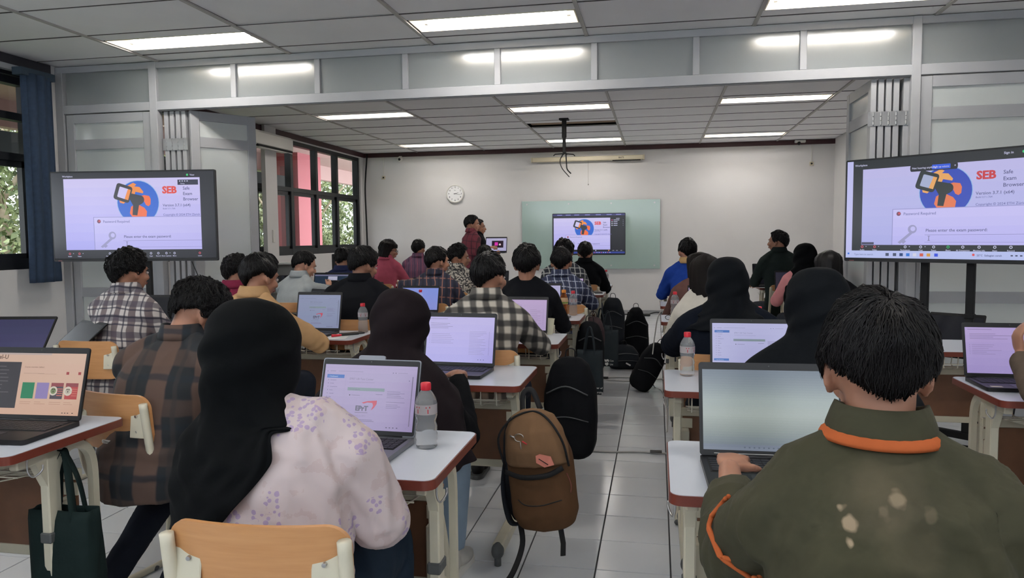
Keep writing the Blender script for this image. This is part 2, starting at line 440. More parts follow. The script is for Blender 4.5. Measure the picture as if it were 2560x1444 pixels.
# ------------------------------------------------------------ partition
pt = thing('partition_wall', None, None); struct(pt)
def pspan(name, a, b, m=M_alu): return MB().span(a, b, .003).build(name, m, pt)
y0, y1 = YP-.03, YP+.03
XO0, XO1 = -4.18, 1.76
pspan('rail', (XL, y0, 2.752), (XR, y1, 2.806)); pspan('rail', (XL, y0, 2.405), (XR, y1, 2.478))
pspan('post', (XO0-.035, y0-.006, 0), (XO0+.035, y1+.006, 2.806)); pspan('post', (XO1-.03, y0-.006, 0), (XO1+.03, y1+.006, 2.806))
pspan('post', (XL, y0-.004, 0), (XL+.075, y1+.004, 2.76)); pspan('post', (XR-.05, y0-.004, 0), (XR, y1+.004, 2.8))
pw = (XO1-XO0)/8
for k in range(1, 8): pspan('mullion', (XO0+pw*k-.024, y0+.004, 2.478), (XO0+pw*k+.024, y1-.004, 2.752))
xs = [XL+.07]+[XO0+pw*k for k in range(9)]+[XR-.04]
for a, c in zip(xs[:-1], xs[1:]): MB().span((a+.02, YP-.004, 2.47), (c-.02, YP+.004, 2.76)).build('glass_pane', M_frost2, pt)
# door track under the header
pspan('track', (XO0+.03, YP-.018, 2.400), (XO1-.03, YP+.018, 2.404), M_alu)
def leaf(W, H=2.398, handle=False):
    """folding leaf in local coords: x 0..W, thickness about y=0"""
    L = []
    f = MB(); t = .019; s = .075
    f.span((0, -t, .02), (s, t, H), .003); f.span((W-s, -t, .02), (W, t, H), .003)
    for z0, z1 in ((H-.075, H), (H-.30, H-.215), (.02, .14), (.82, .9)): f.span((s, -t+.001, z0), (W-s, t-.001, z1))
    L.append(('leaf_frame', f.mesh('leaf_frame', M_alu)))
    for z0, z1 in ((H-.215, H-.075), (.9, H-.30), (.14, .82)):
        L.append(('glass_pane', MB().span((s-.01, -.003, z0), (W-s+.01, .003, z1)).mesh('glass_pane', M_frost)))
    return L
def place_leaf(a, b, label, hinges=True, group=None):
    a, b = Vector((a[0], a[1], 0)), Vector((b[0], b[1], 0)); d = b-a
    t = thing('folding_door', label, 'door', a, math.atan2(d.y, d.x), group)
    for nme, me in leaf(d.length): link(nme, me, t)
    if hinges:
        for z in (2.12, .3):
            h = MB()
            for s in (-1, 1): h.box((-.003, s*.0195, z), (.004, .032, .1))
            for q in (-.03, 0, .03): h.cyl((-.006, 0, z+q-.012), (-.006, 0, z+q+.012), .006, n=8)
            h.build('hinge', M_steel, t)
    return t
g1, g2 = 'folded door leaves stacked at the left post', 'folded door leaves stacked at the right post'
ordn = ['first', 'second', 'third', 'fourth', 'fifth']
for k, x in enumerate((-4.10, -4.045, -3.99, -3.935)):
    place_leaf((x, YP+.015), (x-.01+.004*k, YP+.62), 'grey folding door leaf seen edge-on, %s from the left post' % ordn[k], True, g1)
place_leaf((-3.88, YP+.02), (-3.55, 6.22), 'grey framed frosted glass door leaf standing ajar at left, behind the left screen', False, g1)
for k, x in enumerate((1.715, 1.65, 1.60, 1.55, 1.50)):
    place_leaf((x, YP+.015), (x-.01, YP+.66), 'grey folding door leaf seen edge-on, %s from the right post' % ordn[k], True, g2)
# fixed leaves either side
def fixed_leaf(x0, x1, label, lock=False):
    t = place_leaf((x0, YP), (x1, YP), label, False)
    if lock:
        MB().box((.04, -.024, 1.02), (.03, .012, .17), None, .005).build('pull_handle', M_steel, t)
        q = MB(); q.box((.04, -.024, .86), (.032, .01, .06), None, .004); q.cyl((.04, -.03, .87), (.04, -.045, .87), .009, n=10); q.box((.04, -.045, .84), (.006, .004, .06)); q.build('lock', M_steel, t)
    return t
fixed_leaf(XL+.085, XO0-.04, 'grey framed frosted glass door standing closed behind the left screen')
fixed_leaf(XO1+.035, XR-.055, 'grey framed frosted glass door with a lock behind the right screen', True)
# ------------------------------------------------------------ furniture materials
M_lam = mat('white_laminate', (206, 211, 220), .28)
M_edge = mat('red_brown_edge', (112, 52, 40), .35)
M_panel = mat('brown_board', (112, 76, 54), .5, noise_amt=.12, noise_scale=14)
def wood(name, c1, c2):
    m, nt, b = node_mat(name, .38)
    tc = nt.nodes.new('ShaderNodeTexCoord'); mp = nt.nodes.new('ShaderNodeMapping'); mp.inputs['Scale'].default_value = (3, 8, 40)
    nz = nt.nodes.new('ShaderNodeTexNoise'); nz.inputs['Scale'].default_value = 3; nz.inputs['Detail'].default_value = 5
    nt.links.new(tc.outputs['Object'], mp.inputs[0]); nt.links.new(mp.outputs[0], nz.inputs[0])
    nt.links.new(mixc(nt, nz.outputs[0], srgb(c1), srgb(c2)), b.inputs['Base Color']); return m
M_ply = wood('beech_plywood', (180, 126, 78), (204, 152, 102))
# ------------------------------------------------------------ desk
def rrect(w, h, r, n=5, x0=0, y0=0):
    P = []
    for cx, cy, a in ((w/2-r, h/2-r, 0), (-w/2+r, h/2-r, 90), (-w/2+r, -h/2+r, 180), (w/2-r, -h/2+r, 270)):
        for k in range(n+1):
            t = math.radians(a+90*k/n); P.append((x0+cx+r*math.cos(t), y0+cy+r*math.sin(t)))
    return P
DW, DD, DZ = .60, .47, .72
desk_parts = []
def desk_meshes():
    D = []
    D.append(('tabletop', MB().prism(rrect(DW, DD, .03, 5, 0, DD/2), .024, 2, DZ-.0255).mesh('tabletop', M_edge, 40)))
    D.append(('laminate', MB().prism(rrect(DW-.006, DD-.006, .028, 5, 0, DD/2), .003, 2, DZ-.003).mesh('laminate', M_lam)))
    for s in (-1, 1):
        x = s*.245
        m = MB(); m.box((x, .20, .50), (.03, .05, .40), None, .004); m.box((x, .17, .672), (.03, .20, .03), None, .004)
        m.add([(x-.013, .12, .69), (x+.013, .12, .69), (x-.013, .18, .57), (x+.013, .18, .57), (x-.013, .2, .69), (x+.013, .2, .69)], [(0, 1, 3, 2), (0, 2, 4), (1, 5, 3), (0, 4, 5, 1), (2, 3, 5, 4)])
        D.append(('leg', m.mesh('leg', M_ivory)))
        m = MB(); m.tube(smooth_path([(x, .21, .60), (x, .235, .655), (x, .29, .675), (x, .345, .65), (x, .37, .59), (x, .372, .45), (x, .372, .30)], 4), [(.0145, .018)]*25, 4); D.append(('arch_tube', m.mesh('arch_tube', M_ivory, 50)))
        m = MB(); m.box((x-s*.034, .29, .28), (.034, .052, .44), None, .003)
        D.append(('lower_column', m.mesh('lower_column', M_ivory)))
        m = MB()
        for z in (.30, .36, .42, .48): m.cyl((x-s*.052, .29, z), (x-s*.0505, .29, z), .006, n=8)
        D.append(('adjusting_hole', m.mesh('adjusting_hole', M_dkmatte)))
        m = MB(); m.box((x, .20, .42), (.038, .062, .032), None, .004); D.append(('clamp', m.mesh('clamp', M_greyrub)))
        m = MB(); m.box((x-s*.034, .22, .065), (.045, .50, .05), None, .006); D.append(('foot_beam', m.mesh('foot_beam', M_ivory)))
        for y, e in ((-.03, -1), (.47, 1)): 
            m = MB(); m.ell((x-s*.034, y, .06), (.026, .035, .033), None, 12, 8); m.cyl((x-s*.034, y, .0), (x-s*.034, y, .03), .014, n=10)
            D.append(('foot_cap', m.mesh('foot_cap', M_greyrub, True)))
        m = MB(); m.tube(smooth_path([(s*.285, .08, .695), (s*.285, .08, .655), (s*.29, .095, .635), (s*.30, .115, .65), (s*.30, .118, .665)], 4), .0028, 6); D.append(('bag_hook', m.mesh('bag_hook', M_steel, True)))
    D.append(('upper_rail', MB().box((0, .335, .565), (.46, .022, .035), None, .003).mesh('upper_rail', M_ivory)))
    D.append(('lower_rail', MB().box((0, .335, .305), (.46, .022, .035), None, .003).mesh('lower_rail', M_ivory)))
    D.append(('modesty_panel', MB().box((0, .33, .435), (.44, .012, .225)).mesh('modesty_panel', M_panel)))
    for s in (-1, 1):
        for z in (.385, .52): D.append(('panel_bracket', MB().box((s*.205, .322, z), (.05, .006, .04)).mesh('panel_bracket', M_ivory)))
    m = MB()
    for k in range(7):
        x = -.195+.065*k; m.tube(smooth_path([(x, .045, .695), (x, .05, .645), (x, .07, .625), (x, .30, .60), (x, .31, .64), (x, .31, .69)], 3), .0028, 5)
    for y, z in ((.05, .65), (.12, .62), (.19, .613), (.26, .605), (.31, .65)): m.tube([(-.21, y, z), (.21, y, z)], .0028, 5)
    D.append(('wire_basket', m.mesh('wire_basket', M_iwire, True)))
    return D
desk_parts = desk_meshes()
RY = lambda n: 1.70+1.165*(n-1)
COLX = {'A': -.83, 'B': -2.04, 'C': -3.25, 'R': .33, 'S': 1.49}
def desk(col, row, label, dy=0, dx=0):
    t = thing('desk', label, 'desk', (COLX[col]+dx, RY(row)+dy, 0), 0, 'white topped school desks in rows')
    for nme, me in desk_parts: link(nme, me, t)
    return t
# ------------------------------------------------------------ chair
def chair_meshes():
    D = []
    def slab(W, H, r, th, curve, place):
        o = rrect(W, H, r, 6); n = len(o); m = MB()
        rings = []
        for e, k in ((-th/2, 1), (th/2, 1)):
            rings.append([place(x, y, e) for x, y in o])
        ctr = []
        # grid of strips for the curve
        q = [r*(1-math.cos(math.pi/2*k/7)) for k in range(8)]; xq = [-W/2+a for a in q]+[(-W/2+r)+(W-2*r)*k/6 for k in range(1, 6)]+[W/2-a for a in q[::-1]]; nx = len(xq)-1; vs = []; fs = []
        for i in range(nx+1):
            x = xq[i]; dxr = max(0, abs(x)-(W/2-r)); hh = H/2-r+math.sqrt(max(0, r*r-dxr*dxr))
            for y in (-hh, hh):
                for e in (-th/2, th/2): vs.append(place(x, y, e))
        for i in range(nx):
            a = i*4; b = a+4
            fs += [(a, b, b+2, a+2), (a+1, a+3, b+3, b+1), (a, a+1, b+1, b), (a+2, b+2, b+3, a+3)]
        fs += [(0, 2, 3, 1), (nx*4, nx*4+1, nx*4+3, nx*4+2)]
        m.add(vs, fs); return m
    bk = slab(.355, .20, .045, .011, 0, lambda x, y, e: (x, -.185-.03*(1-(x/.18)**2)+e-.10*(y+.0)*.9, .69+y))
    D.append(('backrest', bk.mesh('backrest', M_ply, 40)))
    st = slab(.37, .36, .06, .012, 0, lambda x, y, e: (x, y-.0, .442-.012*(1-(x/.19)**2)-(.035*((y-.10)/.08)**2 if y > .10 else 0)+e))
    D.append(('seat', st.mesh('seat', M_ply, 40)))
    for s in (-1, 1):
        x = s*.172
        m = MB(); m.tube(smooth_path([(x, -.215, .765), (x, -.205, .69), (x, -.19, .58), (x, -.17, .49), (x, -.13, .435), (x*.92, -.05, .42), (x*.85, .10, .42), (x*.85, .16, .38), (x, .175, .2), (x*1.05, .16, .04), (x*1.05, .10, .014), (x*1.05, -.16, .014)], 4), .0135, 10)
        D.append(('frame_tube', m.mesh('frame_tube', M_ivory, True)))
        m = MB(); m.box((s*.137, -.208, .69), (.06, .005, .09), (math.radians(-7), 0, s*.16), .002); D.append(('back_plate', m.mesh('back_plate', M_ivory)))
        for z in (.665, .718): D.append(('screw', MB().cyl((s*.132, -.207, z), (s*.132, -.2145, z), .0045, n=8).mesh('screw', M_steel)))
        m = MB(); m.ell((x*1.05, -.165, .012), (.017, .02, .012)); m.ell((x*1.05, .10, .012), (.017, .02, .012)); D.append(('floor_glide', m.mesh('floor_glide', M_greyrub, True)))
    D.append(('stretcher', MB().tube([(-.17, .15, .30), (.17, .15, .30)], .009, 8).mesh('stretcher', M_ivory, True)))
    D.append(('seat_bracket', MB().box((0, -.02, .424), (.30, .05, .008)).mesh('seat_bracket', M_ivory)))
    return D
chair_parts = chair_meshes()
def chair(x, y, label, rz=0, sticker=False):
    t = thing('chair', label, 'chair', (x, y, 0), rz, 'plywood school chairs at the desks')
    for nme, me in chair_parts: link(nme, me, t)
    if sticker:
        m = MB(); m.prism(rrect(.045, .013, .005, 3), .001, 1, -.2235)
        v, f = text_geo('Chitose', .0105, 'CENTER'); m.mi = 1
        m.add([(a, -.2242, b-.0035) for a, b in v], f); m.v = [(p[0]+.0, p[1], p[2]+.622) for p in m.v]
        m.build('maker_sticker', [M_white, M_dkmatte], t)
    return t
# ------------------------------------------------------------ screens
_em = {}
def EM(c, s=1.0):
    k = (c, s)
    if k not in _em: _em[k] = emis('screen_%d_%d_%d' % c, c, s)
    return _em[k]
class Canvas:
    """flat picture on a screen: u to the right, v down, both 0..1"""
    def __init__(s, W, H, gain=.72): s.W, s.H, s.g = W, H, gain*.70; s.m = MB(); s.mats = []; s.k = 0
    def setc(s, c):
        c = tuple(int(round(q)) for q in c)
        if c not in s.mats: s.mats.append(c)
        s.m.mi = s.mats.index(c); s.k += 1
    def P(s, u, v): return ((u-.5)*s.W, (.5-v)*s.H, s.k*1.2e-5)
    def rect(s, u0, v0, u1, v1, c): s.setc(c); s.m.add([s.P(u0, v1), s.P(u1, v1), s.P(u1, v0), s.P(u0, v0)], [(0, 1, 2, 3)])
    def poly(s, pts, c): s.setc(c); s.m.add([s.P(u, v) for u, v in pts], [tuple(range(len(pts)))])
    def disc(s, u, v, r, c, n=28, a0=0, a1=360, cut=None):
        pts = []
        for k in range(n):
            t = math.radians(a0+(a1-a0)*k/(n if a1-a0 == 360 else n-1)); pu, pv = u+r*math.cos(t)*s.H/s.W, v-r*math.sin(t)
            if cut is not None: pv = min(pv, cut)
            pts.append((pu, pv))
        s.poly(pts, c)
    def grad(s, u0, v0, u1, v1, cols, n=10):
        L = len(cols)-1
        for i in range(n):
            t = (i+.5)/n*L; a = min(int(t), L-1); f = t-a; c = [cols[a][q]*(1-f)+cols[a+1][q]*f for q in range(3)]
            s.rect(u0, v0+(v1-v0)*i/n, u1, v0+(v1-v0)*(i+1)/n+.001, c)
    def text(s, u, v, t, h, c, align='LEFT'):
        s.setc(c); vv, ff = text_geo(t, h*s.H, align); x, y, z = s.P(u, v); s.m.add([(x+a, y+b, z) for a, b in vv], ff)
    def lines(s, u, v, w, n, dv, c, th=.006, seed=0):
        r = random.Random(seed)
        for k in range(n): s.rect(u, v+k*dv, u+w*r.uniform(.45, 1), v+k*dv+th, c)
    def build(s, parent, M, name='screen'):
        me = s.m.mesh(name, [EM(c, s.g) for c in s.mats]); o = link(name, me, parent); o.matrix_local = M; return o
def cs_seb(c, kind):
    """shared exam browser window in a call"""
    if kind == 'left':
        c.rect(0, 0, 1, 1, (24, 25, 34)); x0, x1, y0, y1 = .075, .915, .07, .90
    elif kind == 'right':
        c.rect(0, 0, 1, 1, (16, 22, 28)); x0, x1, y0, y1 = .09, .885, .09, .865
        c.rect(0, 0, .035, .93, (196, 196, 246)); c.rect(0, .925, 1, 1, (190, 200, 248))
    else:
        c.rect(0, 0, 1, 1, (8, 8, 20)); x0, x1, y0, y1 = .01, .80, .10, .90
        c.rect(0, 0, 1, .045, (52, 52, 110)); c.rect(0, .955, 1, 1, (40, 60, 150))
    X = lambda u: x0+(x1-x0)*u; Y = lambda v: y0+(y1-y0)*v
    bgs = [(214, 206, 250), (196, 190, 250), (178, 176, 250)] if kind != 'right' else [(196, 192, 240), (186, 186, 240), (176, 178, 238)]
    c.grad(x0, y0, x1, y1, bgs, 8)
    # globe
    gx, gy, R = X(.545), Y(.34), (y1-y0)*.30
    cut = Y(.545)
    c.disc(gx, gy, R*1.03, (150, 190, 235), 36, cut=cut); c.disc(gx, gy, R, (28, 100, 214) if kind != 'right' else (30, 66, 190), 36, cut=cut)
    asp = c.H/c.W
    def G(pts, col): c.poly([(gx+p*R*asp, min(gy-q*R, cut)) for p, q in pts], col)
    og = (248, 146, 60) if kind != 'right' else (240, 170, 90); o2 = (250, 110, 50) if kind != 'right' else (236, 120, 70)
    G([(-.55, .75), (-.2, .92), (-.05, .84), (-.15, .75), (.1, .72), (.28, .5), (.25, .42), (-.1, .5), (-.15, .38), (-.4, .2), (-.7, -.05), (-.88, 0), (-.93, .2), (-.8, .5)], og)
    G([(.05, .28), (.3, .34), (.55, .3), (.62, .15), (.6, -.1), (.5, -.18), (.38, -.12), (.3, .05), (.12, .1)], o2)
    G([(-.35, -.2), (-.1, -.05), (.05, -.12), (.3, -.25), (.42, -.42), (.38, -.8), (-.3, -.8), (-.42, -.5)], o2)
    # key over the globe
    dk = (44, 42, 48) if kind != 'right' else (18, 30, 28)
    def Q(p, q, a=math.radians(-18)): return (p*math.cos(a)-q*math.sin(a), p*math.sin(a)+q*math.cos(a))
    def K(pts, col, oy=0): c.poly([(gx+(-.62+Q(p, q)[0])*R*asp, gy-(.42+Q(p, q)[1])*R) for p, q in pts], col)
    K(rrect(.80, .78, .12, 3, -.1, 0), dk); K(rrect(.46, .50, .04, 2, -.1, 0), bgs[0] if kind != 'right' else (170, 180, 214))
    K([(.08, .25), (.23, .25), (.23, -.25), (.05, -.25)], og)
    K([(.26, .1), (.75, .14), (.92, .05), (.92, -.2), (.80, -.32), (.85, -.8), (.62, -.85), (.52, -.4), (.26, -.16)], dk)
    hx, hy = Q(.78, -.05); c.disc(gx+(-.62+hx)*R*asp, gy-(.42+hy)*R, R*.2, dk, 20)
    red = (232, 66, 52) if kind != 'right' else (206, 52, 60)
    g1, g2 = (92, 92, 140), (118, 118, 176)
    bx = X(.725)
    c.text(bx, Y(.215), 'SEB', (y1-y0)*.135, red); c.text(bx+.0015, Y(.2148), 'SEB', (y1-y0)*.135, red)
    for k, t in enumerate(('Safe', 'Exam', 'Browser')): c.text(X(.875), Y(.17+k*.075), t, (y1-y0)*.062, g1)
    c.text(bx, Y(.40), 'Version 3.7.1 (x64)', (y1-y0)*.052, g1); c.text(bx, Y(.44), 'Build 3.7.1.764', (y1-y0)*.03, g2)
    c.text(bx, Y(.53), 'Copyright © 2024 ETH Zürich', (y1-y0)*.043, g2)
    # dialog
    dx = X(.215)
    c.rect(dx-.004, cut-.006, x1, y1, (150, 148, 205)); c.grad(dx, cut, x1, y1, [(206, 200, 252), (190, 186, 250)], 4)
    c.disc(dx+.03, cut+(y1-y0)*.055, (y1-y0)*.028, (120, 60, 90), 10); c.disc(dx+.033, cut+(y1-y0)*.05, (y1-y0)*.014, (210, 70, 90), 8)
    c.text(dx+.055, cut+(y1-y0)*.075, 'Password Required', (y1-y0)*.05, g2)
    kc = (158, 156, 200); kx, ky, kr = dx+(x1-x0)*.13, Y(.80), (y1-y0)*.055
    c.disc(kx, ky, kr, kc, 18); c.disc(kx+.003, ky-.003, kr*.55, (198, 194, 250), 12)
    c.poly([(kx-.012, ky+.03), (kx+.0, ky+.045), (kx-.062, ky+.145), (kx-.075, ky+.13)], kc)
    c.poly([(kx-.045, ky+.10), (kx-.03, ky+.12), (kx-.045, ky+.145), (kx-.06, ky+.12)], kc)
    c.text(dx+(x1-x0)*.215, Y(.835), 'Please enter the exam password:', (y1-y0)*.052, g1)
    c.rect(dx+(x1-x0)*.21, Y(.872), x1, Y(.876), g2); c.rect(dx+(x1-x0)*.21, Y(.965), x1, Y(.968), g2)
    c.rect(dx+(x1-x0)*.235, Y(.89), dx+(x1-x0)*.238, Y(.945), (70, 70, 90)); c.rect(dx+(x1-x0)*.228, Y(.888), dx+(x1-x0)*.245, Y(.892), (70, 70, 90)); c.rect(dx+(x1-x0)*.228, Y(.943), dx+(x1-x0)*.245, Y(.947), (70, 70, 90))
    w = (208, 208, 240)
    if kind in ('left', 'right'):
        c.text(.045 if kind == 'right' else .07, .05 if kind == 'left' else .055, 'Workplace', .028, w); 
        c.text(.855 if kind == 'left' else .90, .05 if kind == 'left' else .045, 'View', .028, w); c.disc(.84 if kind == 'left' else .87, .04 if kind == 'left' else .035, .013, (60, 210, 120), 10)
        if kind == 'right': c.text(.785, .045, 'Sign in', .03, w)
        vy = .945 if kind == 'left' else .885; fh = .02
        items = [(.095, 'Audio', (220, 90, 110)), (.165, 'Video', (220, 90, 110)), (.33, 'Participants', w), (.41, 'Chat', w), (.475, 'React', w), (.545, 'Share', (40, 200, 110) if kind == 'right' else w), (.615, 'AI Companion', w), (.69, 'Meeting info', w), (.76, 'Apps', w), (.83, 'Record', w), (.90, 'More', w)]
        if kind == 'left': items = [(.095, 'Audio', (220, 90, 110)), (.155, 'Video', (220, 90, 110)), (.345, 'Participants', w), (.41, 'Chat', w), (.47, 'React', w), (.52, 'Share', w), (.60, 'Apps', w), (.645, 'Record', w), (.695, 'Show captions', w), (.745, 'More', w), (.90, 'Leave', (220, 90, 110))]
        else: items.append((.965, 'Leave', (220, 90, 110)))
        for u, t, col in items:
            c.disc(u, vy, .014, col, 8); c.disc(u, vy, .008, (16, 18, 26), 6); c.text(u, vy+.038, t, fh, w, 'CENTER')
            if t in ('Audio', 'Video', 'Participants', 'Chat', 'Show captions'): c.poly([(u+.018, vy), (u+.026, vy), (u+.022, vy-.008)], w)
        if kind == 'left':
            c.rect(.78, .095, .905, .155, (40, 42, 66)); c.text(.795, .145, 'Talking:', .018, w)
            for u in (.79, .805, .82, .835): c.rect(u, .105, u+.008, .117, w)
            c.text(.082, .915, '', .02, w)
        else:
            c.poly([(.345+(p+.5)*.235, .115+q) for p, q in rrect(1, .065, .03, 3)], (14, 16, 28)); c.poly([(.455+(p+.5)*.09, .115+q) for p, q in rrect(1, .045, .02, 3)], (40, 90, 230))
            c.text(.355, .124, 'Not hearing anything?', .026, w); c.text(.50, .123, 'Turn up volume', .022, w, 'CENTER'); c.text(.562, .123, '×', .03, w)
            c.text(.05, .972, 'Type here to search', .024, (120, 130, 170))
            for u, col in ((.235, (70, 80, 110)), (.275, (70, 80, 110)), (.31, (20, 60, 120)), (.345, (40, 120, 220)), (.38, (220, 220, 240)), (.415, (220, 90, 70)), (.45, (220, 160, 60)), (.488, (50, 80, 230))): c.rect(u-.009, .948, u+.009, .978, col)
            c.disc(.665, .957, .012, (230, 80, 80), 8); c.text(.68, .970, '25°C  Sebagian cerah', .024, (70, 76, 120)); c.rect(.012, .948, .022, .965, (40, 110, 220))
            for u in (.83, .85, .87, .89, .91): c.rect(u, .955, u+.01, .967, (60, 66, 100))
            c.text(.965, .958, '14:15', .02, (60, 66, 100)); c.text(.96, .984, '22/10', .018, (60, 66, 100))
            c.rect(.092, .838, .16, .862, (60, 60, 90))
    else:
        for k, u in enumerate((.06, .18, .30, .45, .60, .75, .88)): c.rect(u, .012, u+.07, .032, (140, 140, 210))
        for k in range(4):
            c.disc(.825, .16+k*.045, .014, (240, 90, 160) if k == 0 else (220, 220, 240), 8); c.rect(.845, .152+k*.045, .845+(.08 if k == 0 else .055), .166+k*.045, w); c.rect(.975, .155+k*.045, .98, .165+k*.045, w)
        c.rect(.88, .115, .93, .127, w)
        for u in (.46, .50, .55, .60): c.disc(u, .925, .014, w, 8)
        c.disc(.78, .925, .014, (240, 140, 60), 8)
        for u in (.83, .88, .94): c.rect(u, .92, u+.025, .932, (170, 170, 190))
        for u in range(14): c.rect(.40+u*.03, .968, .413+u*.03, .984, (230, 90, 60) if u % 3 == 0 else (190, 190, 240))
def cs_epr(c, bg, mainlogo=True, blue=(52, 110, 196), ink=(120, 110, 150), side=True):
    c.grad(0, 0, 1, 1, bg, 8)
    c.rect(0, .05, 1, .053, [q*.93 for q in bg[0]])
    c.disc(.03, .11, .008, ink, 6); c.rect(.06, .10, .12, .113, [q*.85 for q in bg[0]]); c.rect(.15, .10, .42, .112, [q*.9 for q in bg[0]])
    for u in (.745, .775): c.disc(u, .11, .007, (60, 60, 90), 6)
    c.rect(.80, .105, .90, .115, [q*.88 for q in bg[0]])
    if side:
        c.rect(.03, .16, .22, .215, blue); c.text(.045, .20, '▪ Dashboard', .03, (200, 214, 240))
        for k, t in enumerate(('Participants', 'Grades', 'Competencies', 'Home', 'Calendar', 'Files', 'Courses', 'Quiz', 'Reports', 'Content')):
            v = .255+k*.053; c.disc(.05, v-.008, .006, (80, 80, 110), 6); c.text(.07, v, t, .022, ink)
        c.rect(.02, .80, .21, .85, blue); c.text(.04, .84, '▪ Test Repository', .024, (200, 214, 240))
        c.rect(.235, .15, .237, .96, [q*.94 for q in bg[0]])
    c.text(.28, .235, 'EPRT UB Test Center', .045, [q*.82 for q in bg[0]]); c.lines(.28, .27, .3, 1, .05, [q*.85 for q in bg[0]])
    c.rect(.27, .355, .67, .405, (134, 152, 160)); c.text(.29, .39, 'You are logged in', .025, ink)
    c.disc(.30, .475, .01, (60, 60, 80), 8); c.lines(.32, .472, .1, 1, .02, ink); c.lines(.58, .448, .08, 1, .02, ink)
    if mainlogo:
        c.text(.375, .71, 'EPrT', .105, (92, 88, 112)); c.text(.3765, .7095, 'EPrT', .105, (92, 88, 112))
        c.poly([(.44, .585), (.50, .56), (.60, .545), (.60, .60), (.575, .66), (.545, .70), (.565, .63), (.555, .585), (.50, .58), (.46, .60)], (208, 70, 96))
        c.lines(.375, .735, .15, 1, .02, (120, 110, 140), .008)
        c.text(.33, .80, 'Welcome to EPrT', .035, [q*.85 for q in bg[0]]); c.lines(.33, .845, .3, 2, .02, ink, .008, 5)
    for v, n in ((.40, 2), (.44, 3), (.56, 1), (.60, 3)): c.lines(.70, v, .2, n, .025, ink, .005, int(v*100))
    c.disc(.925, .225, .009, ink, 6); c.rect(.955, .16, .965, .92, [q*.7 for q in bg[0]])
    for u in (.72, .755, .79, .83): c.rect(u, .945, u+.015, .957, (60, 60, 90))
    c.disc(.035, .965, .014, (60, 90, 220), 8); c.disc(.93, .95, .01, (160, 150, 190), 6)
def cs_doc(c, bg, seed=1, cols=2, ink=None):
    c.grad(0, 0, 1, 1, bg, 6); ink = ink or [q*.72 for q in bg[0]]
    c.rect(.03, .04, .3, .05, ink); c.lines(.05, .14, .5, 4, .035, ink, .008, seed); c.lines(.07, .38, .35, 6, .04, ink, .006, seed+1)
    for k in range(6): c.disc(.045, .383+k*.04, .005, (80, 70, 90), 6)
    if cols > 1:
        c.lines(.64, .32, .28, 16, .033, ink, .005, seed+2)
        for k in range(16): c.rect(.93, .32+k*.033, .937, .328+k*.033, (60, 60, 90))
    for u in (.78, .82, .86): c.rect(u, .93, u+.012, .942, (60, 60, 90))
def cs_shop(c):
    c.grad(0, 0, 1, 1, [(226, 190, 168), (226, 184, 158)], 6)
    c.rect(.0, .0, .62, .03, (200, 180, 172)); c.text(.0, .10, 'Tel-U', .1, (90, 60, 50)); c.rect(0, .15, .30, .90, (46, 42, 48)); c.lines(.02, .22, .2, 8, .06, (110, 104, 108), .01, 3)
    c.text(.34, .24, 'Course overview (daftar)', .035, (150, 118, 104)); c.lines(.34, .33, .25, 1, .05, (180, 150, 134)); c.rect(.81, .30, .84, .345, (170, 60, 60)); c.rect(.94, .30, .97, .345, (170, 60, 60)); c.lines(.50, .335, .22, 1, .02, (196, 160, 140))
    cols = [(0, 132, 86), (150, 132, 190), (70, 60, 72), (190, 60, 60)]
    for k, col in enumerate(cols):
        u = .345+k*.16; c.rect(u, .48, u+.135, .74, col)
        if k > 1:
            c.rect(u, .48, u+.135, .54, (150, 60, 66)); c.disc(u+.03, .61, .075, (226, 214, 196), 16); c.disc(u+.03, .61, .05, (120, 140, 90) if k == 2 else (200, 190, 170), 12)
            for q in range(4): c.rect(u+.07, .57+q*.035, u+.13, .585+q*.035, (214, 110, 96))
            for a, b in ((.02, .585), (.04, .585), (.03, .62)): c.disc(u+a, b, .012, (60, 30, 30), 6)
        c.lines(u, .79, .13, 2, .03, (196, 150, 128), .008, k)
    for u in (.82, .85, .88, .93): c.rect(u, .955, u+.015, .967, (60, 50, 60))
def cs_glow(c):
    c.grad(0, 0, 1, .93, [(110, 124, 140), (142, 156, 164), (176, 190, 188), (186, 198, 192), (160, 172, 168), (128, 142, 152)], 30); c.grad(0, .93, 1, 1, [(128, 140, 158), (140, 150, 170)], 2)
    for k in range(12): c.rect(.30+k*.035, .955, .312+k*.035, .972, (104, 116, 134))
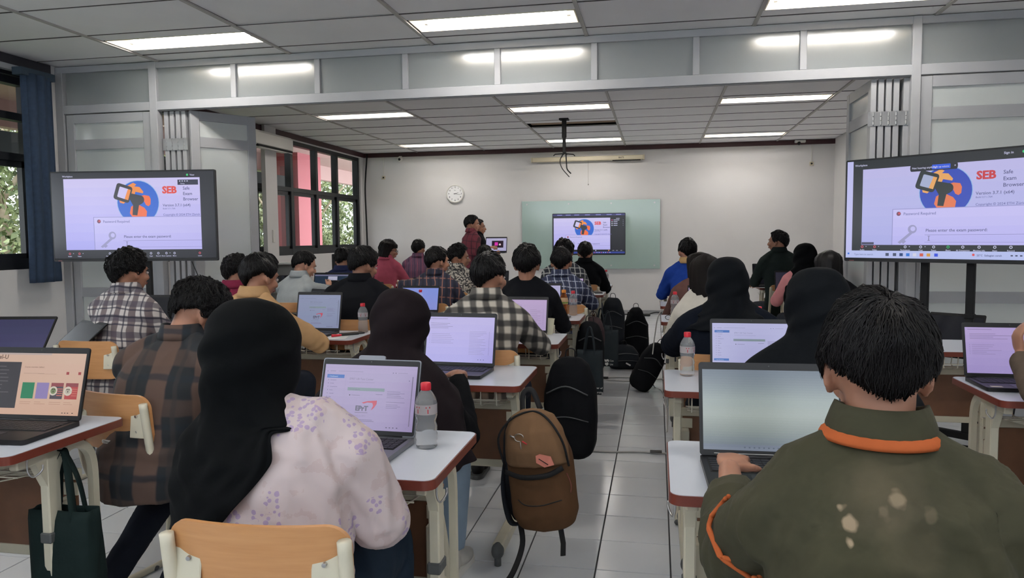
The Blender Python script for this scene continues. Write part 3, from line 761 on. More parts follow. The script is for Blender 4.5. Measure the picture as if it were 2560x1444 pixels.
# ------------------------------------------------------------ laptops
def laptop(label, x, y, z=DZ, rz=0, W=.32, D=.215, SH=.20, ang=105, body=None, content=None, gain=.72, tag_col=None, bar=False, notch=False, cat='laptop', keys=True):
    """origin: middle of the front edge of the base, lid hinge at the rear"""
    body = body or M_dkplastic
    t = thing('laptop', label, cat, (x, y, z), rz, 'open laptops on the desks')
    MB().prism(rrect(W, D, .012, 4, 0, D/2), .014, 2, .002).build('base', body, t, 40)
    f = MB()
    for sx in (-1, 1):
        for yy in (.02, D-.02): f.cyl((sx*(W/2-.03), yy, 0), (sx*(W/2-.03), yy, .0025), .006, n=8)
    f.build('rubber_foot', M_dkmatte, t)
    if keys:
        kb = MB(); kw = (W-.035)/15
        MB().span((-W/2+.014, D*.42, .0158), (W/2-.014, D*.9, .0166)).build('keyboard_deck', M_dkmatte, t)
        for r in range(6):
            yy = D*.45+r*(D*.44/6); k0 = 0
            for k in range(15):
                if r == 0 and 4 <= k <= 9:
                    if k == 4: kb.span((-W/2+.0185+4*kw, yy, .0166), (-W/2+.0165+10*kw, yy+D*.055, .0182))
                    continue
                kb.span((-W/2+.0185+k*kw, yy, .0166), (-W/2+.0165+(k+1)*kw, yy+D*.055, .0182))
        o = kb.build('keyboard_keys', mat_key, t); o['kind'] = 'stuff'
        MB().prism(rrect(W*.36, D*.30, .006, 3, -.01, D*.20), .0006, 2, .016).build('trackpad', mat_pad, t)
        s = MB(); s.span((-W/2+.02, .015, .016), (-W/2+.06, .035, .0166)); s.mi = 1; s.span((-W/2+.02, .036, .016), (-W/2+.06, .06, .0166)); s.build('palm_sticker', [tag_col or M_dkmatte, M_dkplastic], t)
    a = math.radians(ang-90)      # lean back from vertical
    lid = MB(); lid.prism(rrect(W, SH+.018, .008, 4, 0, (SH+.018)/2), .006, 1, 0)
    if notch: lid.prism(rrect(.085, .016, .007, 3, 0, SH+.021), .0068, 1, -.0004)
    M = Matrix.Translation((0, D-.006, .017)) @ Matrix.Rotation(-a, 4, 'X')
    lo = lid.build('lid', body, t, 40); lo.matrix_local = M
    bz = MB().prism(rrect(W-.005, SH+.012, .007, 4, 0, (SH+.018)/2), .0006, 1, -.0006).build('bezel', M_dkplastic, lo)
    MB().ell((0, -.0014, SH+.0095), (.0018, .0006, .0018)).build('camera_lens', M_greyrub, lo)
    MB().cyl((-W*.38, D-.004, .0145), (W*.38, D-.004, .0145), .0058, n=10).build('hinge', M_dkplastic, t, True)
    sw, sh = W-.018, SH-.016
    c = Canvas(sw, sh, gain)
    if content: content(c)
    else: c.rect(0, 0, 1, 1, (14, 15, 22))
    c.build(lo, Matrix.Translation((0, -.0008, .015+sh/2)) @ Matrix.Rotation(PI/2, 4, 'X'))
    if bar: MB().span((-W*.40, -.0012, .0055), (W*.40, -.0007, .0068)).build('hinge_strip', M_white, lo)
    return t
mat_key = mat('laptop_keys', (38, 38, 42), .5); mat_pad = mat('trackpad', (50, 50, 55), .35)
M_silver = mat('grey_aluminium', (118, 120, 126), .35, metal=.6); M_sticker = mat('pale_sticker', (190, 180, 170), .5)
# ------------------------------------------------------------ bottles, cups
M_water = mat('clear_bottle_water', (250, 252, 254), .06, trans=.80, ior=1.14, spec=.9)
M_redcap = mat('red_cap', (206, 40, 56), .4); M_blabel = mat('bottle_label', (214, 206, 208), .35, trans=.45)
M_redink = mat('red_ink', (190, 50, 60), .5); M_tea = mat('tea_liquid', (190, 104, 50), .08, trans=.7, ior=1.3); M_orange = mat('orange_cap', (232, 150, 60), .4)
M_paper = mat('paper', (226, 226, 224), .8); M_cup = mat('cream_paper_cup', (222, 216, 188), .6)
def bottle_meshes():
    prof = [(.0, .0), (.024, 0), (.030, .004), (.0305, .012), (.0285, .018), (.0305, .024), (.0305, .04), (.028, .046), (.0305, .052), (.0305, .062), (.0265, .072), (.0275, .08), (.0305, .09), (.031, .098), (.031, .125), (.0305, .13), (.027, .142), (.019, .156), (.0135, .163), (.0125, .17)]
    prof = [(max(r, .0005), z) for r, z in prof]
    D = [('bottle_body', MB().lathe(prof, 28).mesh('bottle_body', M_water, True))]
    D.append(('cap', MB().lathe([(.0005, .164), (.0145, .164), (.0148, .166), (.0148, .181), (.0135, .184), (.0005, .185)], 24).mesh('cap', M_redcap, 40)))
    D.append(('label', MB().lathe([(.0313, .098), (.0313, .126)], 28, caps=False).mesh('label', M_blabel, True)))
    m = MB()
    for a in range(-2, 5):
        t = a*.32-PI/2; 
        if a in (0, 3): 
            for z0, z1, w in ((.117, .121, .2), (.102, .114, .045)):
                m.add([(.0316*math.cos(t+q), .0316*math.sin(t+q), z) for z in (z0, z1) for q in (-w, w)], [(0, 1, 3, 2)])
    D.append(('label_print', m.mesh('label_print', M_redink)))
    return D
bot = bottle_meshes(); NB = 0
def bottle(x, y, label, z=DZ, rz=0):
    t = thing('water_bottle', label, 'bottle', (x, y, z), rz, 'red capped water bottles')
    for n_, me in bot: link(n_, me, t)
    return t
# ------------------------------------------------------------ room equipment
def tv(label, c, rz, W, H, kind, tilt=0):
    """c = centre of the panel's front"""
    t = thing('television', label, 'television', c, rz)
    b = MB(); b.prism(rrect(W, H, .01, 3), .022, 1, .001); b.prism(rrect(W*.72, H*.6, .03, 3, 0, -.03), .04, 1, .02)
    b.build('cabinet', M_dkplastic, t)
    bz = MB(); bz.prism(rrect(W-.012, H-.02, .004, 3, 0, .004), .001, 1, 0.0002); bz.build('bezel', mat('tv_bezel', (12, 13, 18), .2), t)
    cv = Canvas(W-.02, H-.035, .84); cs_seb(cv, kind)
    o = cv.build(t, Matrix.Translation((0, -.0008, .006)) @ Matrix.Rotation(PI/2, 4, 'X'))
    MB().box((-W/2+.05, .0, -H/2+.006), (.03, .0016, .004)).build('maker_badge', mat('badge', (150, 90, 90), .4), t)
    return t
def tvstand(label, c, rz, zt, gap, shelf=True, zshelf=.6):
    t = thing('tv_stand', label, 'stand', (c[0], c[1], 0), rz)
    for s in (-1, 1):
        m = MB(); m.box((s*gap/2, 0, (zt+.08)/2), (.045, .03, zt-.08), None, .003); m.build('pole', M_dkmatte, t)
        MB().box((s*gap/2, 0, zt*.56), (.056, .04, .03), None, .004).build('pole_clamp', M_dkmatte, t)
        MB().box((s*.30, 0, .07), (.05, .50, .035), None, .005).build('foot', M_dkmatte, t)
        for e in (-1, 1):
            w = MB(); w.cyl((s*.30-.012, e*.22, .027), (s*.30+.012, e*.22, .027), .027, n=14); w.box((s*.30, e*.22, .05), (.03, .03, .02)); w.build('caster', M_dkplastic, t, 40)
    MB().box((0, 0, .085), (.64, .05, .04), None, .004).build('base_bar', M_dkmatte, t)
    MB().box((0, -.01, zt-.06), (gap+.1, .03, .06), None, .004).build('mount_bar', M_dkmatte, t)
    if shelf: MB().box((0, -.13, zshelf), (.50, .30, .014), None, .004).build('shelf', M_dkmatte, t)
    return t
# left screen: plane through measured corners
tv('large screen on the left near the windows showing a globe and a password dialog', (-3.82, 4.93, 1.49), math.radians(7), 1.27, .67, 'left')
tvstand('black stand carrying the left screen', (-3.87, 5.03), math.radians(7), 1.5, .16, False)
ra = math.atan2(4.59-5.24, 1.99-1.22)
rc = (1.22+.57*math.cos(ra), 5.24+.57*math.sin(ra))
tv('large screen at the right edge showing a blurred globe and password dialog above a taskbar', (rc[0], rc[1], 1.46), ra, 1.16, .655, 'right')
nx_, ny_ = -math.sin(ra), math.cos(ra)
tvstand('black wheeled stand with a shelf carrying the right screen', (rc[0]+.07*nx_+.04, rc[1]+.07*ny_+.04), ra, 1.45, .26, True, .60)
# whiteboard, front screen
t = thing('glass_board', 'pale green glass writing board fixed to the front wall', 'board', (-1.11, YF-.03, 1.34))
MB().box((0, 0, 0), (2.32, .008, 1.15), None, .002).build('glass_sheet', mat('green_glass', (160, 182, 176), .12, spec=.6), t)
for i in range(4):
    for z in (-.52, .52):
        x = -1.07+i*.713; MB().cyl((x, -.012, z), (x, .028, z), .014, n=14).build('standoff', M_steel, t, 40)
tv('wall side screen standing before the green glass board at the front', (-1.04, 11.6, 1.345), 0, 1.13, .645, 'front')
tvstand('black single column stand under the front screen', (-1.04, 11.68), 0, 1.32, .05, False)
# clock
t = thing('wall_clock', 'round white wall clock with black numerals left of the glass board', 'clock', (-3.45, YF-.003, 2.07))
m = MB()
m.lathe([(.16, 0), (.16, .03), (.145, .038), (.138, .03), (.138, .024)], 40, caps=False); m.xf(Matrix.Rotation(PI/2, 4, 'X')); m.build('rim', M_white, t, True)
m = MB(); m.lathe([(.001, .0), (.14, .0), (.14, .024), (.001, .0245)], 40); m.xf(Matrix.Rotation(PI/2, 4, 'X')); m.build('dial', mat('clock_dial', (236, 236, 236), .4), t)
m = MB()
for k in range(1, 13):
    v, f = text_geo(str(k), .038, 'CENTER'); a = math.radians(90-30*k)
    m.add([(.112*math.cos(a)+p, -.0255, .112*math.sin(a)+q-.013) for p, q in v], f)
v, f = text_geo('Seiko', .016, 'CENTER'); m.add([(p, -.0255, .055+q) for p, q in v], f)
m.build('numerals', M_dkmatte, t)
def hand(name, a, L, w, y):
    m = MB(); a = math.radians(90-a); d = Vector((math.cos(a), 0, math.sin(a))); n = Vector((-d.z, 0, d.x))
    A = [(-.02, -w), (-.02, w), (L, w*.5), (L, -w*.5)]; m.add([d*p+n*q+Vector((0, y, 0)) for p, q in A]+[d*p+n*q+Vector((0, y-.001, 0)) for p, q in A], [(0, 1, 2, 3), (4, 5, 6, 7), (0, 1, 5, 4), (1, 2, 6, 5), (2, 3, 7, 6), (3, 0, 4, 7)]); m.build(name, M_dkmatte, t)
hand('hour_hand', 72, .065, .004, -.027); hand('minute_hand', 99, .10, .003, -.029)
# projector screen case on front wall
t = thing('projection_screen_case', 'cream rolled projection screen case high on the front wall', 'projection screen', (-1.15, YF-.06, 2.605))
MB().box((0, 0, 0), (1.86, .08, .075), None, .01).build('case', M_cream, t)
for s in (-1, 1): MB().box((s*.935, 0, 0), (.02, .09, .085), None, .006).build('end_cap', M_cream, t)
m = MB(); v, f = text_geo('BRITE', .036); m.add([(p+.52, -.0406, q-.012) for p, q in v], f); m.build('lettering', M_dkmatte, t)
MB().span((.42, -.03, -.052), (.88, -.01, -.038)).build('pull_bar', M_dkmatte, t)
m = MB(); m.tube([(.02, -.02, -.04), (.02, -.02, -.42)], .0022, 5); m.ell((.02, -.02, -.43), (.008, .008, .014)); m.build('pull_cord', mat('cord', (120, 116, 110), .6), t)
# projector ceiling mount
t = thing('projector_mount', 'black projector bracket without projector hanging from the ceiling', 'bracket', (-1.17, 9.6, ZC))
MB().box((0, 0, -.01), (.12, .12, .02), None, .003).build('ceiling_plate', M_dkmatte, t)
m = MB(); m.cyl((0, 0, -.02), (0, 0, -.24), .03, n=14); m.cyl((0, 0, -.24), (0, 0, -.43), .022, n=14); m.build('tube', M_dkmatte, t, 40)
for k, a in enumerate((20, 110, 200, 290)):
    a = math.radians(a); m = MB(); m.tube([(0, 0, -.44), (.12*math.cos(a), .12*math.sin(a), -.45), (.14*math.cos(a), .14*math.sin(a), -.47)], .007, 6); m.build('arm', M_dkmatte, t, True)
m = MB(); m.tube(smooth_path([(.0, 0, -.43), (-.05, -.02, -.52), (-.03, -.03, -.62), (.05, -.04, -.72), (.07, -.04, -.74)], 5), .006, 6); m.tube(smooth_path([(.02, 0, -.43), (.03, -.02, -.55), (.04, -.03, -.64), (.09, -.04, -.70)], 5), .008, 6); m.build('loose_cable', M_dkmatte, t, True)
# small wall sensors
def sensor(x, z, label, r=.03, y=YF, name='wall_sensor'):
    t = thing(name, label, 'sensor', (x, y-.001, z))
    MB().box((0, -.008, 0), (r*2, .016, r*2), None, .004).build('housing', M_cream, t); MB().ell((0, -.018, 0), (r*.5, r*.4, r*.5)).build('lens', M_dkmatte, t, True)
    return t
sensor(-4.757, 2.38, 'small cream sensor box on the front wall near the window corner'); sensor(2.405, 2.43, 'small cream sensor box on the front wall at far right')
t = thing('security_camera', 'white dome security camera on the front wall near the window corner', 'camera', (-4.43, YF, 2.70))
MB().box((0, -.02, .03), (.05, .04, .03), None, .004).build('bracket', M_white, t); MB().ell((0, -.05, -.01), (.05, .05, .05)).build('dome', M_white, t, True); MB().ell((0, -.082, -.015), (.026, .026, .026)).build('lens', M_dkmatte, t, True)
t = thing('security_camera', 'small camera in the right corner under the ceiling', 'camera', (2.22, YF, 2.81))
MB().box((0, -.04, -.03), (.16, .08, .04), None, .006).build('bracket', M_white, t); MB().ell((-.02, -.07, -.06), (.028, .028, .028)).build('lens', M_dkmatte, t, True)
for x, z0 in ((-4.757, 2.41), (2.405, 2.46)):
    tag(MB().span((x-.006, YF-.008, z0), (x+.006, YF, 2.735)).build('cable_duct', M_white), 'thin white cable duct above the %s sensor on the front wall' % ('left' if x < 0 else 'right'), 'cable duct')
tag(MB().tube(smooth_path([(-5.05, 12.62, 2.8), (-5.06, 12.60, 2.6), (-5.085, 12.585, 2.2), (-5.075, 12.58, 1.7), (-5.07, 12.59, 1.2), (-5.06, 12.6, .4), (-5.05, 12.6, .02)], 5), .014, 6).build('cable_bundle', M_dkmatte, None, True), 'black cable bundle down the corner by the far window', 'cable')
# air conditioner above the left windows
t = thing('air_conditioner', 'white wall air conditioner over the left windows', 'air conditioner', (XL+.01, 9.13, 2.59))
MB().box((.1, 0, 0), (.20, 1.02, .20), None, .03).build('casing', M_white, t)
MB().box((.17, 0, -.085), (.08, .90, .03), (0, .4, 0)).build('vent', M_dkmatte, t); MB().box((.19, 0, -.105), (.06, .86, .006), (0, .5, 0)).build('flap', M_white, t)
t2 = thing('drain_pipe', 'beige insulated pipe bending down from the air conditioner', 'pipe', (XL+.06, 8.75, 2.45))
MB().tube(smooth_path([(0, 0, .02), (0, -.02, -.05), (0, -.03, -.3), (0, -.10, -.42), (0, -.3, -.45), (0, -.5, -.45)], 5), .028, 10).build('pipe', M_cream, t2, True)
MB().box((XL+.006, 9.18, 1.45), (.012, .05, .2)).v
tag(MB().box((XL+.068, 9.27, 1.35), (.018, .055, .17), None, .004).build('wall_remote_holder', M_white), 'small white remote control holder on the window column', 'holder')
# white shelf under the far windows
t = thing('bookshelf', 'low white open shelf under the windows', 'shelf', (-4.55, 7.9, 0))
W_, H_, D_ = 1.1, 1.04, .3
for x in (-W_/2, 0, W_/2): MB().span((x-.01, 0, 0), (x+.01, D_, H_-.02)).build('side_board', M_white, t)
for z in (.04, .38, .70, H_-.01): MB().span((-W_/2-.01, 0, z-.01), (W_/2+.01, D_, z+.01)).build('shelf_board', M_white, t)
MB().span((-W_/2, D_-.008, 0), (W_/2, D_, H_)).build('back_board', M_white, t)
for k, (x, c_) in enumerate(((.1, (180, 140, 60)), (.17, (90, 60, 50)), (.24, (150, 150, 150)), (.33, (60, 60, 70)))):
    tag(MB().box((-4.55+x, 7.98, .70+.01+.09), (.045, .14, .18), None, .004).build('book', mat('book_cover', c_, .6)), '%s file standing in the white shelf under the windows' % ('tan', 'brown', 'grey', 'dark')[k], 'book', 'files in the white shelf')
tag(MB().box((-4.7, 8.05, 1.045), (.22, .16, .025), None, .003).build('paper_pile', mat('magazine', (110, 100, 105), .6)), 'flat pile of magazines on top of the white shelf', 'magazines')
# desktop computer and black monitor at the front left
t = thing('computer_tower', 'black computer tower with a blue light at the front left', 'computer', (-4.15, 9.6, 0))
MB().box((0, 0, .20), (.9, .5, .40), None, .01).build('cabinet', M_dkmatte, t)
MB().box((0, 0, .68), (.50, .42, .36), None, .01).build('case', M_dkplastic, t); MB().box((0, -.212, .66), (.36, .004, .012)).build('light_strip', emis('blue_led', (60, 70, 255), 1.2), t)
MB().box((0, 0, .98), (.46, .05, .24), None, .008).build('speaker_box', M_dkplastic, t)
# floor sockets and cables
def powerstrip(x, y, label, rz=0, n=4, m_=M_cream):
    t = thing('power_strip', label, 'power strip', (x, y, 0), rz)
    MB().box((0, 0, .018), (.055*n, .05, .036), None, .006).build('body', m_, t)
    for k in range(n):
        MB().cyl(((k-(n-1)/2)*.05, 0, .035), ((k-(n-1)/2)*.05, 0, .0375), .016, n=12).build('socket', M_dkmatte, t)
        if k % 2: MB().lathe([(.018, .037), (.016, .06), (.006, .08)], 12, ((k-(n-1)/2)*.05, 0, 0)).build('plug', M_dkplastic, t, 40)
    return t
powerstrip(2.12, 5.0, 'cream power strip with black plugs under the right screen', .15, 4)
def cable(pts, label, r=.004, m_=None, name='cable'):
    return tag(MB().tube(smooth_path(pts, 8), r, 6).build(name, m_ or M_dkplastic, None, True), label, 'cable')
M_wcable = mat('white_cable', (196, 194, 190), .5)
cable([(-.56, 4.50, .006), (-.3, 4.47, .006), (-.1, 4.50, .006), (.06, 4.49, .006)], 'white cable across the aisle near the second row of bags', .006, M_wcable)
cable([(-.54, 6.84, .006), (-.3, 6.9, .008), (-.1, 6.87, .008), (.12, 6.86, .006)], 'white cable across the aisle further along', .007, M_wcable)
cable([(-.54, 6.82, .006), (-.4, 6.74, .006), (-.2, 6.73, .006), (-.1, 6.8, .006)], 'second white cable looping over the aisle', .005, M_wcable)
cable([(-.70, 12.5, .01), (-.45, 12.45, .02), (-.3, 12.53, .05), (-.2, 12.4, .01), (0, 12.5, .05), (.2, 12.5, .01)], 'black cable along the foot of the front wall', .01)
t = thing('cable_adapter', 'black adapter block on the floor by the front wall', 'adapter', (-.18, 12.36, 0)); MB().box((0, 0, .02), (.16, .07, .04), None, .01).build('block', M_dkplastic, t); MB().cyl((-.1, 0, .02), (-.08, 0, .02), .008, n=8).build('strain_relief', M_dkplastic, t)
for x, y, lab in ((-.47, 6.84, 'black tape patch holding the further cable at the left desks'), (.0, 4.50, 'black tape patch holding the near cable at the right desks')):
    tag(MB().box((x, y, .0135), (.07, .05, .003), None, .001).build('tape_patch', M_dkplastic), lab, 'tape')
cable([(-.62, 2.35, .006), (-.60, 2.25, .006), (-.52, 2.1, .006), (-.55, 1.95, .006), (-.50, 1.85, .006), (-.42, 1.72, .006), (-.38, 1.5, .006)], 'black cable winding on the floor by the nearest left desk', .0035)
cable([(.04, 6.1, .72), (-.0, 6.15, .6), (-.04, 6.3, .2), (-.02, 6.5, .012), (.05, 6.3, .006), (.08, 5.6, .006), (.07, 5.0, .006)], 'white charging cable hanging from a right hand desk to the floor', .005, M_wcable)
cable([(-.12, 8.1, .01), (-.14, 8.3, .12), (-.2, 8.25, .02), (-.1, 8.0, .005), (.1, 7.7, .005)], 'looped black cable on the aisle floor by the leaning bags', .006)
cable([(2.05, 4.77, .07), (2.0, 4.9, .006), (1.85, 4.95, .006), (1.6, 5.1, .006), (1.5, 5.3, .006)], 'black cable on the floor under the right screen', .006)
cable([(2.2, 4.85, 1.15), (2.17, 4.87, .9), (2.14, 4.9, .5), (2.13, 5.0, .08)], 'black cable hanging from the right screen', .005)
cable([(-3.42, 5.03, 1.15), (-3.36, 5.05, .95), (-3.40, 5.05, .75), (-3.42, 5.0, .4), (-3.35, 5.0, .01)], 'black cable hanging below the left screen', .004)
cable([(-4.0, 5.02, 1.16), (-3.95, 4.98, .9), (-3.90, 4.95, .6), (-3.90, 4.95, .01)], 'black strap hanging below the left screen', .006)
# ------------------------------------------------------------ outside: eave, pillars, trees
M_pink = mat('red_pink_paint', (146, 76, 80), .75); M_pale = mat('pale_pink_soffit', (160, 130, 124), .8); M_dpink = mat('dark_red_paint', (108, 60, 62), .7)
e = struct(MB().span((-7.6, -4, 2.98), (XL-.3, 24, 3.12)).build('trim_5', M_pale)); e = struct(MB().span((-7.7, -4, 2.66), (-7.55, 24, 3.0)).build('trim_6', M_pale))
for k, (y, dy) in enumerate(((14.0, 1.0), (20.5, .5), (8.6, .25), (4.2, .25))):
    p_ = thing('outside_pillar', 'red pink pillar outside the left windows, %s' % ('the broad one', 'far behind the trees', 'beside the column', 'nearest')[k], 'pillar', (-7.05, y, -.5))
    MB().box((0, 0, 1.75), (.45, dy, 3.5)).build('shaft', M_pink, p_); MB().box((.05, -dy/2-.12, 1.6), (.18, .18, 3.2)).build('pipe_casing', M_dpink, p_)
struct(MB().span((-40, -14, -.7), (XL-.16, 40, -.5)).build('ground_outside', mat('lawn', (96, 110, 70), .9, noise_amt=.3, noise_scale=2)))
t = thing('outside_blind', 'dark grey canvas awning outside the left windows', 'awning', (-6.0, 6, 2.0))
MB().span((-.02, -9, .02), (.02, 5.6, .34)).build('canvas', mat('awning_canvas', (62, 66, 68), .8), t)
M_leafs = []
for i, (a, b_) in enumerate((((66, 82, 50), (146, 156, 104)), ((90, 104, 72), (178, 180, 140)), ((54, 70, 46), (118, 134, 84)))):
    m_, nt, b = node_mat('leaf_%d' % i, .6); oi = nt.nodes.new('ShaderNodeTexCoord'); nz = nt.nodes.new('ShaderNodeTexWhiteNoise'); nz.noise_dimensions = '3D'
    sn = nt.nodes.new('ShaderNodeVectorMath'); sn.operation = 'SNAP'; sn.inputs[1].default_value = (.12, .12, .12); nt.links.new(oi.outputs['Object'], sn.inputs[0]); nt.links.new(sn.outputs[0], nz.inputs[0])
    nt.links.new(mixc(nt, nz.outputs[0], srgb(a), srgb(b_)), b.inputs['Base Color']); b.inputs['Transmission Weight'].default_value = 0
    b.inputs['Subsurface Weight'].default_value = 0; M_leafs.append(m_)
M_bark = mat('bark', (176, 160, 136), .85, noise_amt=.25, noise_scale=6)
def tree(x, y, h, r, label, seed, n=5000, leaf=.09, mi=0, lean=0):
    R = np.random.default_rng(seed); t = thing('tree', label, 'tree', (x, y, -.5), 0, 'trees outside the left windows')
    m = MB(); top = Vector((lean, lean*.5, h*.8)); m.tube(smooth_path([(0, 0, 0), (lean*.3, .1, h*.3), (lean*.6, -.1, h*.55), top], 4), [.13-.10*i/12 for i in range(13)], 8)
    m.build('trunk', M_bark, t, True)
    for k in range(6):
        a = R.uniform(0, 6.28); z0 = h*R.uniform(.25, .6); q = Vector((math.cos(a)*r*.8, math.sin(a)*r*.8, z0+h*.25)); m = MB(); m.tube([(lean*z0/h, 0, z0), (q*.5+Vector((0, 0, z0*.5))), q], [.05, .035, .015], 6); m.build('branch', M_bark, t, True)
    # leaf cards in clumps: pairs of bent rhombs
    nc = 46; cc = np.stack([R.normal(0, r*.5, nc), R.normal(0, r*.5, nc), R.uniform(h*.08, h, nc)], 1)
    c = cc[R.integers(0, nc, n)]+R.normal(0, r*.2, (n, 3)); c[:, 2] = np.abs(c[:, 2])
    d = R.normal(0, 1, (n, 3)); d[:, 2] -= .4; d /= np.linalg.norm(d, axis=1)[:, None]; s = R.normal(0, 1, (n, 3)); s -= (s*d).sum(1)[:, None]*d; s /= np.linalg.norm(s, axis=1)[:, None]
    L = leaf*R.uniform(.6, 1.3, n)[:, None]; w = s*L*.28
    V = np.stack([c, c+d*L*.5+w, c+d*L, c+d*L*.5-w], 1).reshape(-1, 3)
    me = bpy.data.meshes.new('leaves'); me.vertices.add(4*n); me.vertices.foreach_set('co', V.astype(np.float32).ravel()); me.loops.add(4*n); me.loops.foreach_set('vertex_index', np.arange(4*n)); me.polygons.add(n); me.polygons.foreach_set('loop_start', np.arange(n)*4); me.materials.append(M_leafs[mi]); me.update()
    tag(link('leaves', me, t), kind='stuff'); return t
tr = [(-10.5, 10.5, 6, 2.0, 0), (-9.8, 13, 6.5, 2.0, 1), (-11, 16.5, 7, 2.2, 1), (-10, 20, 7, 2.3, 0), (-12.5, 24, 8, 2.6, 2), (-9.3, 17.6, 6, 1.3, 1), (-14, 13, 8, 2.6, 2), (-14, 19, 8, 2.8, 0), (-9.5, 26, 7, 2.2, 1), (-13.5, 30, 9, 3, 2)]
where = ['close behind the nearest pillar', 'seen through the near left window', 'with a pale trunk, mid distance', 'right of the broad pillar', 'far back at the right', 'slim one behind the broad pillar', 'deep behind the near window', 'deep behind the broad pillar', 'last one seen along the wall', 'farthest of all']
for k, (x, y, h, r, mi) in enumerate(tr): tree(x, y, h, r, 'leafy green tree outside, '+where[k], k+1, 9000, .14, mi, .5 if k % 2 else -.3)
# low shrub hedge
R = np.random.default_rng(5)
for k in range(5): tree(-8.6, 6.5+4.2*k, 1.9, 1.0, 'low green shrub outside the left windows, %s along the wall' % ordn[k], 40+k, 5000, .12, k % 3)
# ------------------------------------------------------------ people
def skinm(name, c): 
    m = mat(name, c, .55, noise_amt=.05, noise_scale=18); b = m.node_tree.nodes['Principled BSDF']; b.inputs['Subsurface Weight'].default_value = .08; b.inputs['Subsurface Radius'].default_value = (.02, .008, .004); return m
SK = [skinm('skin_tan', (162, 116, 94)), skinm('skin_brown', (140, 98, 78)), skinm('skin_light', (182, 136, 114))]
M_hair = mat('black_hair', (13, 11, 12), .45, spec=.28); M_hair2 = mat('dark_brown_hair', (22, 17, 16), .6, spec=.15)
M_eye = mat('eye_white', (210, 200, 195), .3); M_brow = mat('brow_hair', (24, 18, 16), .8); M_lip = mat('lip_skin', (140, 84, 78), .5)
def cloth(name, c, rough=.9, na=.05, ns=25, bump=.25): return mat(name, c, rough, noise_amt=na, noise_scale=ns, bump=bump, spec=.12)
def hand_parts(mb, w, f, n, s, curl=.5, k=1.0):
    """w wrist point, f towards the fingers, n back of the hand, s towards the thumb"""
    f = f.normalized(); n = (n-f*n.dot(f)).normalized(); s = (s-f*s.dot(f)-n*s.dot(n)).normalized()
    Mx = Matrix(((s.x, f.x, n.x), (s.y, f.y, n.y), (s.z, f.z, n.z)))
    mb.ell(w+f*.042*k, (.036*k, .048*k, .0145*k), Mx, 14, 8); mb.ell(w+f*.062*k, (.038*k, .024*k, .0125*k), Mx, 12, 8)
    for q, L in ((.029, .066), (.0098, .075), (-.0098, .07), (-.028, .055)):
        p = w+f*(.074-abs(q)*.25)*k+s*q*k; d = (f+s*q*2.2).normalized(); pts = [p-d*.012]; rr = [.0092*k]; a = .12
        pts.append(p); rr.append(.0095*k)
        for j, fr in enumerate((.45, .3, .25)):
            a += curl*(.75 if j == 0 else .9); dd = d*math.cos(a)-n*math.sin(a); p = p+dd*L*fr*k; pts.append(p); rr.append((.0086, .0078, .0064)[j]*k)
        mb.tube(pts, rr, 8); mb.ell(pts[-1], .0066*k, None, 8, 6)
        mb.ell(pts[1]+n*.002*k, (.0088*k,)*3, None, 8, 6)
    p = w+f*.018*k+s*.022*k-n*.004*k; d1 = (s*.85+f*.75-n*.25).normalized(); p2 = p+d1*.034*k; d2 = (s*.35+f*.95-n*.35).normalized(); p3 = p2+d2*.028*k; p4 = p3+(d2-s*.15*curl).normalized()*.02*k
    mb.tube([p-d1*.008, p2, p3, p4], [.0135*k, .011*k, .0095*k, .0075*k], 8); mb.ell(p4, .0076*k, None, 8, 6)
def limit_curve(az, nape=-46):
    # az: 0 front .. pi back, lowest elevation (deg) that carries hair
    d = math.degrees(az); T = [(0, 36), (35, 34), (58, 16), (74, -14), (88, -20), (104, -6), (118, -24), (140, -38), (180, nape)]
    for (a, x), (b, y) in zip(T[:-1], T[1:]):
        if d <= b: return x+(y-x)*(d-a)/(b-a)
    return nape
HC, HR = Vector((0, -.014, .014)), np.array([.0755, .0955, .0935])
